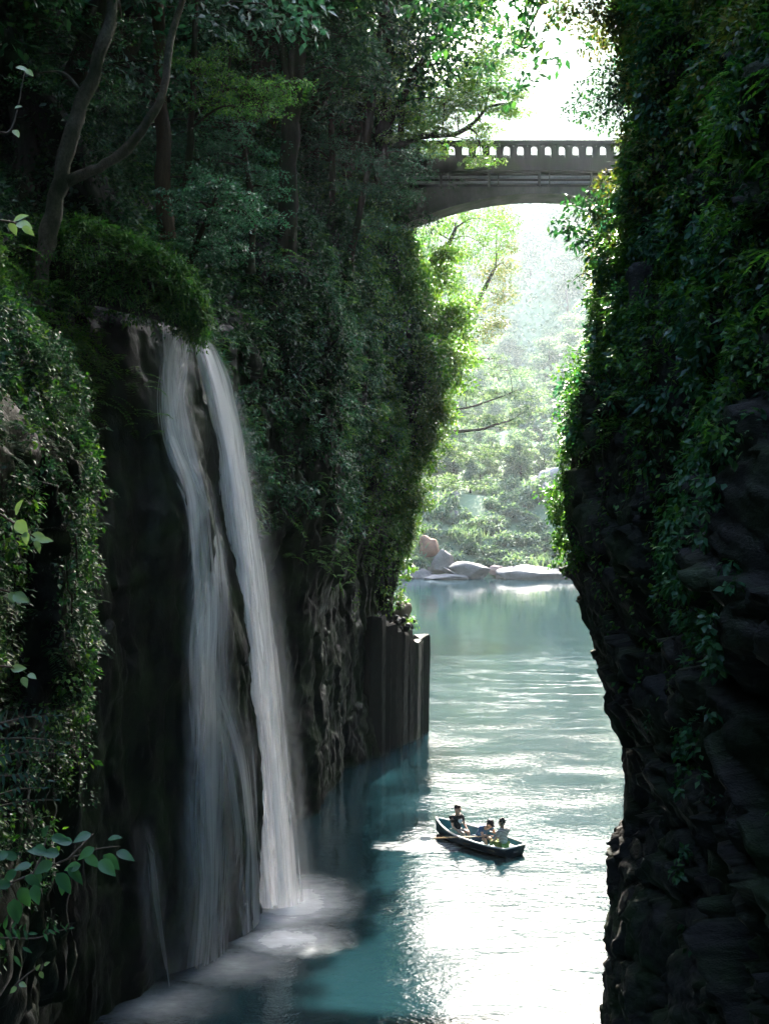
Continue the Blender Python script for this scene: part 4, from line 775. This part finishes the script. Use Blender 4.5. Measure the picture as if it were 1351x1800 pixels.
boulder('long pale rock band under the hillside trees', 985, 845, 70, 36, 212, 17, plain('pink_rock', (.24, .2, .18), .9), .7, d=.5)
SB = [boulder_mesh('boulder', 40 + k, 3, .7) for k in range(5)]
for m_b in SB: m_b.materials.append(BOULDER)
for k in range(48):
    px = rng.uniform(715, 1040); Y = rng.uniform(184.5, 189); x = (px - CX) / F * Y; q = rng.uniform(.25, .8); o = obj('shore_stone', SB[k % 5]); o.location = (x, Y, max(hz(x, Y), 0) + q * .2); o.scale = (q * 1.3, q, q * .75); o.rotation_euler = (rng.uniform(-.3, .3), rng.uniform(-.3, .3), rng.uniform(0, 6)); tag(o, 'small pale stone lying along the far waterline', 'stone', 'stones along the far shore')
def bush(seed, leaf, style='puff'):
    r = empty('far_bush'); Lv = Leaves(); mb = MB()
    for k in range(13):
        c = unit(rnd(3)) * np.array([1, 1, .6]) * rng.uniform(.3, 1.0) + UP * .7; mb.tube([(0, 0, -.3), c * .5, c], [.06, .04, .015], 4)
        (puff(Lv, c, .55, 44, .36, .5) if style == 'puff' else spray(Lv, c, .7, 44, .36))
    if style == 'reed':
        n = 500; P = rnd(n, 3) * np.array([.7, .7, .2]) + UP * .5; Lv.add(*leaf_vf(P, rnd(n, 3) * .6 + UP, rnd(n, 3), rng.uniform(.5, 1.2, n), .07))
    o = mb.build('stems', BARK, r); o['kind'] = 'stuff'; obj('crown', Lv.mesh('crown'), leaf, r); return r
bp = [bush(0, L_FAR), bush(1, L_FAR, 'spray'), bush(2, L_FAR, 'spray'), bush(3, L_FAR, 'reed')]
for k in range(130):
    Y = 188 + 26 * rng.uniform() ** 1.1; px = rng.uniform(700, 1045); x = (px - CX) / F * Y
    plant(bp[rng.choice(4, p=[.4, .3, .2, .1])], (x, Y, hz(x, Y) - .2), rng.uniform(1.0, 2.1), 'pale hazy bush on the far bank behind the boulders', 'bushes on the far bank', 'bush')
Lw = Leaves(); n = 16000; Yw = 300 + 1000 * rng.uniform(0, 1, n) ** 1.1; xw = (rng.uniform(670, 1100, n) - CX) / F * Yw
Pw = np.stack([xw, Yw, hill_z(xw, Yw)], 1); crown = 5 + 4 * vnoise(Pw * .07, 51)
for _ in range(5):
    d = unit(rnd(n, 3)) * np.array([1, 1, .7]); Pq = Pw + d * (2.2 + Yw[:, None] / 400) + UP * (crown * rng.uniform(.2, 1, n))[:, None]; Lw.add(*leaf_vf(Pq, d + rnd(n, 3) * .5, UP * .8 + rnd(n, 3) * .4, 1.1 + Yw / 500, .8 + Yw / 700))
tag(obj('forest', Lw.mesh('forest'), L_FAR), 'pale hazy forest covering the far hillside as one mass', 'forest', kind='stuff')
def far_tree(seed, hgt=9):
    cr = [((math.cos(a) * q, math.sin(a) * q, z), 1.6, .7, 9, 1.1) for a, q, z in [(rng.uniform(0, 6.3), rng.uniform(.3, 2.6) * (1.2 - .7 * z / hgt), z) for z in np.linspace(hgt * .3, hgt, 12)]]
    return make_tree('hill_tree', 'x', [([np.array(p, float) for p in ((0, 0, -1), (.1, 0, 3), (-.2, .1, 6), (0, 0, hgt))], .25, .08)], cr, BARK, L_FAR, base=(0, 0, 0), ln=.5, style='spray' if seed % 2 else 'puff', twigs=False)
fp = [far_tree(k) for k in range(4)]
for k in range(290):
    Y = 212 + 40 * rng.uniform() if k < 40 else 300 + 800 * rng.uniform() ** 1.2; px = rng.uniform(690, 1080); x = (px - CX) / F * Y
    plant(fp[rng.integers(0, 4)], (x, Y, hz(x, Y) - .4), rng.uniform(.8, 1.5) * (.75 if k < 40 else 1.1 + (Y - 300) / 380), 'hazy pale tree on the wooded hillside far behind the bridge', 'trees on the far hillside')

# ------------------------------------------------------------------ foreground twigs with single leaves
def leaf_mesh(name, n=7, wd=.62, curl=.12, heart=.0):
    V = []; t = np.linspace(0, 1, n)
    w_ = wd * .5 * (np.sin(np.pi * t ** .75) ** .85) * (1 - .25 * t); w_[0] = .02; w_[-1] = .0
    for a, b in zip(t, w_): V += [(a, -b, b * .22 - curl * a * a), (a, 0, -curl * a * a - .012), (a, b, b * .22 - curl * a * a)]
    Fc = []
    for k in range(n - 1): Fc += [(3 * k, 3 * k + 3, 3 * k + 4, 3 * k + 1), (3 * k + 1, 3 * k + 4, 3 * k + 5, 3 * k + 2)]
    return pymesh(name, V, Fc, True)
LFM = [leaf_mesh('leaf', 8, .66, .1), leaf_mesh('leaf', 8, .58, .22), leaf_mesh('leaf', 8, .7, .04)]; LFN = leaf_mesh('leaflet', 6, .36, .08)
L_TWIG = leafmat('leaf_feathery', [(0, (.008, .03, .024)), (.6, (.014, .045, .034)), (1, (.03, .075, .045))], (1.6, 2.0, 1.0), .3, .42, .35); TWIG = plain('twig_bark', (.05, .035, .02), .8); L_PALE = leafmat('leaf_pale', [(0, (.10, .17, .08)), (1, (.18, .26, .11))], (1.6, 1.8, .8), .4, .4)
def put_leaf(me, p, d, nrm, L, par, mat, org):
    d = unit(np.array(d, float)); nrm = np.array(nrm, float); nrm = unit(nrm - d * d.dot(nrm)); s = np.cross(nrm, d)
    o = bpy.data.objects.new('leaf', me); COL.objects.link(o)
    if not me.materials: me.materials.append(mat)
    if me.materials[0] is not mat: o.material_slots[0].link = 'OBJECT'; o.material_slots[0].material = mat
    o.parent = par; M = Matrix((d, s, nrm)).transposed().to_4x4(); M.translation = Vector(np.array(p) - org); o.matrix_local = M @ Matrix.Scale(L, 4); return o
def leaf_branch(name, label, twigs, leaves, Y, mat=L_NEAR, size=.085, mesh=None):
    """twigs: pixel polylines; leaves: (px, py, angle on the picture in degrees, length px, facing tilt)"""
    org = at(*twigs[0][0], Y); r = empty(name, tuple(org)); tag(r, label, 'branch', 'leafy twigs close to the camera')
    for tw in twigs:
        P = smooth_path([at(px, py, Y + .06 * k) for k, (px, py) in enumerate(tw)], 5) - org; V, Fc = tube_vf(P, np.linspace(.006, .002, len(P)), 6); obj('twig', pymesh('twig', V, Fc, True), TWIG, r)
    for px, py, an, Lp, tl in leaves:
        p = at(px, py, Y + rng.uniform(-.12, .12)); a = R(an); d = np.array([math.cos(a), -.25 + rng.uniform(-.25, .25), math.sin(a)]); nrm = np.array([.15 * rnd(1)[0], -.75 + tl, .75 - tl * .3]) + rnd(3) * .18
        put_leaf(mesh or LFM[rng.integers(0, 3)], p, d, nrm, Lp * Y / F, r, mat, org)
main = [(205, 1497, -15, 36, 0), (182, 1503, -40, 40, .1), (190, 1475, 10, 28, .2), (160, 1465, -160, 34, -.3), (166, 1490, -150, 34, -.1), (128, 1480, 178, 30, -.2), (150, 1503, -30, 36, 0), (142, 1520, -165, 30, -.2), (176, 1512, -35, 42, .1), (120, 1525, -40, 40, 0), (105, 1500, 175, 34, -.2), (92, 1515, -150, 36, -.1),
        (100, 1535, -50, 44, .1), (82, 1500, 160, 34, -.1), (60, 1490, -10, 30, -.3), (70, 1530, -100, 34, .1), (56, 1520, -170, 32, 0), (75, 1470, 60, 24, .1), (90, 1472, -5, 34, -.3), (45, 1540, -30, 36, 0), (30, 1530, -140, 34, 0), (35, 1560, -60, 40, .1), (25, 1580, -80, 44, .2), (20, 1555, 170, 34, 0), (15, 1500, -160, 30, 0), (60, 1555, -70, 36, .1), (112, 1548, -95, 26, .1), (30, 1510, 150, 30, -.1)]
leaf_branch('leafy_branch', 'large heart-leaved branch crossing the dark rock at lower left', [[(-20, 1570), (60, 1535), (120, 1510), (175, 1492), (212, 1488)], [(60, 1535), (75, 1500), (82, 1472)], [(20, 1555), (30, 1580), (28, 1610)], [(120, 1510), (150, 1480), (165, 1465)]], main, 5.5)
def pinnate(x0, y0, x1, y1, n, L):
    a = math.degrees(math.atan2(-(y1 - y0), x1 - x0)); out = []
    for k in range(n):
        t = (k + .5) / n
        for sg in (-1, 1): out.append((x0 + (x1 - x0) * t + rng.uniform(-3, 3), y0 + (y1 - y0) * t + rng.uniform(-2, 2) - 10 * math.sin(math.pi * t), a + sg * rng.uniform(42, 78), L * (1 - .45 * t) * rng.uniform(.7, 1.3), rng.uniform(-.3, .5)))
    return out + [(x1, y1, a, L * .7, 0)]
for tw in ((-10, 1275, 100, 1258, 9, 22), (-10, 1300, 115, 1305, 9, 22), (-10, 1330, 105, 1325, 8, 20), (-10, 1365, 85, 1372, 8, 20), (-10, 1400, 75, 1385, 7, 18), (-10, 1420, 98, 1406, 8, 16)):
    leaf_branch('pinnate_twig', 'feathery dark twig of paired leaflets ending %s' % {1258: 'highest in the left-edge stack', 1305: 'just under the highest feathery twig', 1325: 'third from the top of the left-edge stack', 1372: 'below the middle of the left-edge stack', 1385: 'second from the bottom of the left-edge stack', 1406: 'lowest in the left-edge stack'}[tw[3]], [[(tw[0], tw[1]), ((tw[0] + tw[2]) / 2, (tw[1] + tw[3]) / 2 - 5), (tw[2], tw[3])]], pinnate(*tw), 6.5, L_TWIG, mesh=LFN)
leaf_branch('pinnate_twig', 'thin horizontal twig with paired leaves near the bottom left corner', [[(-10, 1648), (60, 1650), (90, 1640), (122, 1632)]], pinnate(70, 1645, 122, 1632, 5, 16) + pinnate(-10, 1640, 50, 1640, 5, 26) + [(25, 1680, -50, 24, 0), (40, 1665, -30, 20, 0)], 6, L_NEAR, mesh=LFN)
leaf_branch('leafy_twig', 'small yellow-green sprig above the bottom left corner', [[(20, 1740), (50, 1712), (78, 1695)]], [(30, 1735, -140, 16, 0), (34, 1728, -20, 16, 0), (64, 1706, 60, 14, 0), (70, 1708, -60, 14, 0), (78, 1697, 40, 14, 0)], 6, L_PALE)
leaf_branch('leafy_twig', 'pale leaves at the left edge beside the near fern cliff', [[(-20, 890), (40, 930), (75, 955)]], [(28, 905, 60, 34, 0), (30, 915, -50, 36, 0), (55, 940, -20, 36, .1), (62, 950, -60, 24, .1), (70, 950, 5, 26, .1), (45, 935, -80, 24, .1)], 5.5, L_PALE)
leaf_branch('leafy_twig', 'single pale leaf pair jutting in below the pale leaves', [[(-20, 1030), (15, 1040), (30, 1045)]], [(24, 1045, -20, 36, .1), (20, 1040, -70, 24, .1)], 5.5, L_PALE)
leaf_branch('leafy_twig', 'light leaves at the left edge over the creeper', [[(-20, 1170), (15, 1172), (30, 1176)]], [(20, 1176, 5, 28, 0), (40, 1190, -60, 22, 0), (50, 1185, -20, 20, 0)], 5.5, L_PALE)
leaf_branch('leafy_twig', 'whitish leaves at the left edge beside the forked trunk', [[(-20, 385), (20, 390), (50, 400)]], [(25, 388, 20, 30, 0), (30, 392, -20, 34, 0), (40, 398, -35, 26, 0), (18, 392, -60, 26, 0)], 5.5, L_PALE)
leaf_branch('leafy_twig', 'pale leaf sprig high on the left edge', [[(-20, 220), (20, 228), (45, 120)]], [(28, 118, -10, 26, 0), (45, 122, -40, 20, 0), (24, 228, -50, 22, 0), (26, 190, 10, 16, 0)], 5.5, L_PALE)

# ------------------------------------------------------------------ rowing boat
HULL = plain('navy_paint', (.012, .035, .06), .35); RIM = plain('white_paint', (.62, .62, .6), .45, 0, .1); INNER = plain('turquoise_paint', (.015, .12, .16), .5); WOODM = plain('oar_wood', (.36, .25, .15), .55); BENCH = plain('bench_wood', (.22, .17, .11), .6)
bdir = np.array([-2.6, 3.0]) / np.linalg.norm([2.6, 3.0]); BR = math.atan2(bdir[1], bdir[0]); BO = np.array([4.5, 43.95, 0])
boat = empty('rowing_boat', tuple(BO), BR); tag(boat, 'dark blue rowing boat with white rim and turquoise inside on the river', 'boat')
BL = 3.85
def sect(t):
    """half beam, keel height, sheer height at t along the boat, stern 0 to bow 1"""
    hb = .68 * (1 - .28 * (1 - min(t / .35, 1)) ** 2) * (1 - max(0, (t - .45) / .55) ** 2.3) + .015; return hb, -.15 + .22 * max(0, (t - .72) / .28) ** 2, .30 + .06 * (1 - t) * .4 + .26 * t ** 2.6
def hull_vf(k, dz=0):
    V = []; n = 26; m = 13
    for i in range(n):
        t = i / (n - 1); hb, zk, zs = sect(t); hb = max(hb - k, .004); x = t * BL + (.12 * t ** 4) - (k * .6 if t > .9 else -k if t < .1 else 0)
        for j in range(m):
            a = -1 + 2 * j / (m - 1); q = math.copysign(abs(a) ** .6, a); z = zk + k + (zs - zk - k) * abs(a) ** 2.6; V.append((x, -q * hb * (.82 + .18 * abs(a) ** 2), z + dz * abs(a) ** 3))
    Fc = [(i * m + j, (i + 1) * m + j, (i + 1) * m + j + 1, i * m + j + 1) for i in range(n - 1) for j in range(m - 1)]
    Fc.append(tuple(range(m))); return V, Fc, n, m
V, Fc, n_, m_ = hull_vf(0); obj('hull', pymesh('hull', V, Fc, True), HULL, boat); rimL = [V[i * m_] for i in range(n_)]; rimR = [V[i * m_ + m_ - 1] for i in range(n_)]
V, Fc, n_, m_ = hull_vf(.035, -.004); obj('inner_hull', pymesh('inner_hull', V, [f[::-1] for f in Fc], True), INNER, boat)
for nm, rm in (('gunwale', rimL), ('gunwale', rimR)): MB().tube(rm, .034, 8).build(nm, RIM, boat, True)
MB().tube([rimL[0], rimR[0]], .034, 8).build('transom_rim', RIM, boat, True); MB().tube([(BL + .12, 0, .6), (BL + .1, 0, .28), (BL - .1, 0, .0)], [.035, .03, .025], 8).build('stem_post', RIM, boat, True)
fv = [(t * BL, sg * max(sect(t)[0] - .07, .03) * .92, .045) for t in np.linspace(.02, .93, 16) for sg in (-1, 1)]
obj('floorboard', pymesh('floorboard', fv, [(2 * k, 2 * k + 2, 2 * k + 3, 2 * k + 1) for k in range(15)]), INNER, boat)
for t in (.16, .46, .76):
    hb = sect(t)[0] - .05; MB().box(t * BL - .13, t * BL + .13, -hb, hb, .15, .185).build('thwart', BENCH if t < .7 else INNER, boat)
MB().box(-.012, -.006, -.12, .12, .12, .18).build('name_plate', plain('faded_lettering', (.25, .27, .3), .7), boat)
def oar(label, lock, handle, blade):
    lock, handle, blade = (np.array(v, float) for v in (lock, handle, blade)); r = empty('oar', tuple(BO), BR); tag(r, label, 'oar', 'oars of the rowing boat')
    d = unit(blade - handle); MB().tube([handle, lock, blade - d * .35], [.019, .022, .02], 8).build('shaft', WOODM, r, True); MB().tube([handle - d * .1, handle + d * .05], .016, 8).build('grip', BENCH, r, True)
    s = unit(np.cross(d, UP)); u = np.cross(s, d); V = []
    for t, w_ in ((-.38, .025), (-.25, .06), (-.05, .085), (.1, .08), (.13, .03)):
        for sg in (-1, 1):
            for e in (-1, 1): V.append(blade + d * t + u * w_ * sg * .8 + s * (.012 * e) + s * w_ * sg * .6)
    Fc = []
    for k in range(4):
        b = 4 * k; Fc += [(b, b + 2, b + 6, b + 4), (b + 1, b + 5, b + 7, b + 3), (b, b + 4, b + 5, b + 1), (b + 2, b + 3, b + 7, b + 6)]
    Fc += [(0, 1, 3, 2), (16, 18, 19, 17)]; MB().add(V, Fc).build('blade', RIM, r)
    MB().tube([lock - UP * .1, lock + UP * .03], .02, 8).build('rowlock', plain('rowlock_steel', (.3, .3, .3), .4, .8), r, True)
oar('wooden oar trailing along the near side of the boat', (2.05, .68, .36), (1.15, .3, .5), (3.4, 1.15, .12))
oar('wooden oar on the far side of the boat', (2.05, -.68, .36), (1.15, -.2, .5), (3.4, -1.45, .1))

# ------------------------------------------------------------------ people in the boat
SKIN = plain('skin', (.42, .26, .19), .55, 0, .08); HAIR = plain('black_hair', (.012, .010, .010), .5); EYE = plain('eye', (.03, .025, .02), .3)
def skin_mesh(name, verts, edges, rads, mat, parent, sub=2):
    me = bpy.data.meshes.new(name); me.from_pydata([tuple(map(float, v)) for v in verts], edges, []); o = obj(name, me, mat, parent)
    m = o.modifiers.new('skin', 'SKIN'); m.use_smooth_shade = True; sv = me.skin_vertices[0].data
    for k, r in enumerate(rads): sv[k].radius = (r, r) if isinstance(r, (int, float)) else r; sv[k].use_root = k == 0
    s_ = o.modifiers.new('sub', 'SUBSURF'); s_.levels = s_.render_levels = sub; return o
def person(label, x, facing, lean, shirt, shorts, armL, armR, hat=None, head_turn=0, head_nod=0, knee=.42, heart=None, y=0, k=1.18, bare=True, bun=False):
    """sits on a thwart at x along the boat; facing +1 bow, -1 stern; arm = (elbow, wrist) in body space, x forward, y left, z up"""
    r = empty('person', tuple(BO + np.append(bdir * x, 0) + np.array([-bdir[1], bdir[0], 0]) * y + UP * .185), BR + (0 if facing > 0 else math.pi)); r.scale = (k, k, k); tag(r, label, 'person')
    c, s = math.cos(lean), math.sin(lean)
    def T(f, l, u): return np.array([f * c + u * s, l, -f * s + u * c]) + np.array([0, 0, .09])
    P = [np.array([0, 0, .09]), T(.01, 0, .18), T(0, 0, .34), T(.01, 0, .46), T(.03, 0, .545)]; rd = [(.125, .105), (.12, .10), (.135, .11), (.10, .085), .052]; E = [(0, 1), (1, 2), (2, 3), (3, 4)]
    hc = T(.04, 0, .575) + np.array([math.sin(head_nod) * .06, 0, 0]); hd = np.array([math.sin(lean * .35 + head_nod), 0, math.cos(lean * .35 + head_nod)]); P += [hc, hc + hd * .09, hc + hd * .17]; rd += [.085, (.115, .122), (.092, .098)]; E += [(4, 5), (5, 6), (6, 7)]
    sh = {}
    for sg, arm in ((1, armL), (-1, armR)):
        b = len(P); P += [T(0, .185 * sg, .445), np.array(arm[0]), np.array(arm[1])]; rd += [.056, .04, .028]; E += [(3, b), (b, b + 1), (b + 1, b + 2)]; sh[sg] = b
        d = unit(np.array(arm[1]) - np.array(arm[0])); sd_ = unit(np.cross(d, UP) + 1e-3); nn = np.cross(sd_, d); w0 = np.array(arm[1]); h = len(P); P.append(w0 + d * .055); rd.append((.034, .018)); E.append((b + 2, h))
        for q, (off, ln) in enumerate(((-.032, .055), (-.011, .068), (.011, .072), (.031, .062))):
            f = len(P); P += [w0 + d * .085 + sd_ * off, w0 + d * (.085 + ln * .55) + sd_ * off - nn * .012, w0 + d * (.085 + ln * .9) + sd_ * off - nn * .035]; rd += [.0095, .009, .0075]; E += [(h, f), (f, f + 1), (f + 1, f + 2)]
        f = len(P); P += [w0 + d * .03 - sd_ * .04 * sg, w0 + d * .07 - sd_ * .058 * sg - nn * .015]; rd += [.011, .009]; E += [(h, f), (f, f + 1)]
    lg = {}
    for sg in (1, -1):
        b = len(P); P += [np.array([.03, .09 * sg, .07]), np.array([knee, .11 * sg, .12]), np.array([knee + .06, .105 * sg, -.21]), np.array([knee + .17, .115 * sg, -.255])]; rd += [.085, .058, .04, .036]; E += [(0, b), (b, b + 1), (b + 1, b + 2), (b + 2, b + 3)]; lg[sg] = b
    skin_mesh('body', P, E, rd, SKIN, r)
    V2 = [P[0], P[1], P[2], P[3], P[3] * .55 + P[4] * .45]; R2 = [(.17, .14), (.165, .14), (.185, .15), (.155, .125), (.1, .09)]; E2 = [(0, 1), (1, 2), (2, 3), (3, 4)]
    for sg in (1, -1):
        b = len(V2); V2 += [P[sh[sg]], P[sh[sg]] * .35 + P[sh[sg] + 1] * .65]; R2 += [.09, .075]; E2 += [(3, b), (b, b + 1)]
    so_ = skin_mesh('shirt', V2, E2, R2, shirt, r)
    V3 = [P[0]]; R3 = [(.15, .12)]; E3 = []
    for sg in (1, -1):
        b = len(V3); V3 += [P[lg[sg]], P[lg[sg]] * .15 + P[lg[sg] + 1] * .85] + ([] if bare else [P[lg[sg] + 1], P[lg[sg] + 2]]); R3 += [.105, .082] + ([] if bare else [.075, .055]); E3 += [(0, b), (b, b + 1)] + ([] if bare else [(b + 1, b + 2), (b + 2, b + 3)])
    skin_mesh('shorts' if bare else 'trousers', V3, E3, R3, shorts, r)
    # hair cap, eyes, nose and ears on the head
    import bmesh
    hx = hc + hd * .10; q = Quaternion((0, 1, 0), lean * .35 + head_nod)
    def ball(nm, loc, sc_, mat, cut=None, seg=14):
        bm = bmesh.new(); bmesh.ops.create_uvsphere(bm, u_segments=seg, v_segments=10, radius=1)
        if cut: bmesh.ops.delete(bm, geom=[v for v in bm.verts if cut(v.co)], context='VERTS')
        me = bpy.data.meshes.new(nm); bm.to_mesh(me); bm.free(); me.polygons.foreach_set('use_smooth', [True] * len(me.polygons)); o = obj(nm, me, mat, r); o.rotation_mode = 'QUATERNION'; o.rotation_quaternion = q; o.location = Vector(hx) + q @ Vector(loc); o.scale = sc_; return o
    ball('hair', (-.012, 0, .03), (.118, .11, .118), HAIR, lambda v: v.z < -.1 and v.x > -.35 or v.x > .62 and v.z < .5)
    for sg in (1, -1): ball('eye', (.082, .033 * sg, .0), (.012, .014, .008), EYE, None, 8); ball('ear', (-.005, .09 * sg, -.01), (.02, .01, .03), SKIN, None, 8)
    ball('nose', (.094, 0, -.022), (.016, .013, .022), SKIN, None, 8); ball('mouth', (.08, 0, -.056), (.01, .026, .006), plain('lips', (.3, .13, .11), .5), None, 8)
    if bun: ball('hair_bun', (-.05, 0, .135), (.05, .05, .045), HAIR)
    if hat: ball('cap', (-.005, 0, .055), (.115, .108, .085), hat, lambda v: v.z < -.05); ball('cap_brim', (.11, 0, .045), (.075, .075, .012), hat)
    if heart:
        V = []; n = 28
        for a in np.linspace(0, 2 * math.pi, n, endpoint=False): V.append((16 * math.sin(a) ** 3 * .0052, (13 * math.cos(a) - 5 * math.cos(2 * a) - 2 * math.cos(3 * a) - math.cos(4 * a)) * .0052))
        cpt = T(.155, 0, .33); me = pymesh('heart_print', [(.0, v[0], v[1]) for v in V] + [(.012, v[0], v[1]) for v in V], [tuple(range(n)), tuple(range(2 * n - 1, n - 1, -1))] + [(k, k + n, (k + 1) % n + n, (k + 1) % n) for k in range(n)]); o = obj('heart_print', me, heart, so_); o.location = cpt; o.rotation_euler = (0, lean, 0)
    return r
CL = lambda nm, c, v=.2: plain(nm, c, .85, 0, v, 20)
person('person at the bow in a black T-shirt with a white heart and grey shorts', .76 * BL, -1, .05, CL('black_cotton', (.012, .012, .014)), CL('grey_shorts', (.25, .24, .22)), ((.1, .25, .27), (.27, .19, .16)), ((.1, -.25, .27), (.27, -.19, .16)), heart=CL('white_print', (.75, .75, .75), .05))
person('person rowing amidships in a blue shirt and dark cap, bending forward', .47 * BL, -1, .72, CL('blue_cotton', (.03, .075, .16)), CL('dark_blue_shorts', (.02, .04, .08)), ((.45, .27, .26), (.66, .24, .3)), ((.45, -.27, .26), (.66, -.22, .3)), hat=CL('dark_cap', (.012, .013, .016)), head_nod=.35, knee=.4)
sm_ = CL('striped_cotton', (.5, .48, .46)); n = sm_.node_tree; p = n.nodes['Principled BSDF']; wv_ = n.nodes.new('ShaderNodeTexWave'); wv_.bands_direction = 'Z'; wv_.inputs['Scale'].default_value = 7; tc = n.nodes.new('ShaderNodeTexCoord'); n.links.new(tc.outputs['Object'], wv_.inputs[0]); n.links.new(ramp(n, wv_.outputs['Fac'], [(.45, (.16, .14, .14)), (.6, (.6, .58, .56))]), p.inputs['Base Color'])
person('person at the stern seen from behind in a striped grey-white shirt', .15 * BL, 1, .06, sm_, CL('lime_trousers', (.14, .19, .05)), ((.12, .24, .26), (.3, .17, .17)), ((.12, -.24, .26), (.3, -.17, .17)), bare=False, bun=True, k=1.1)
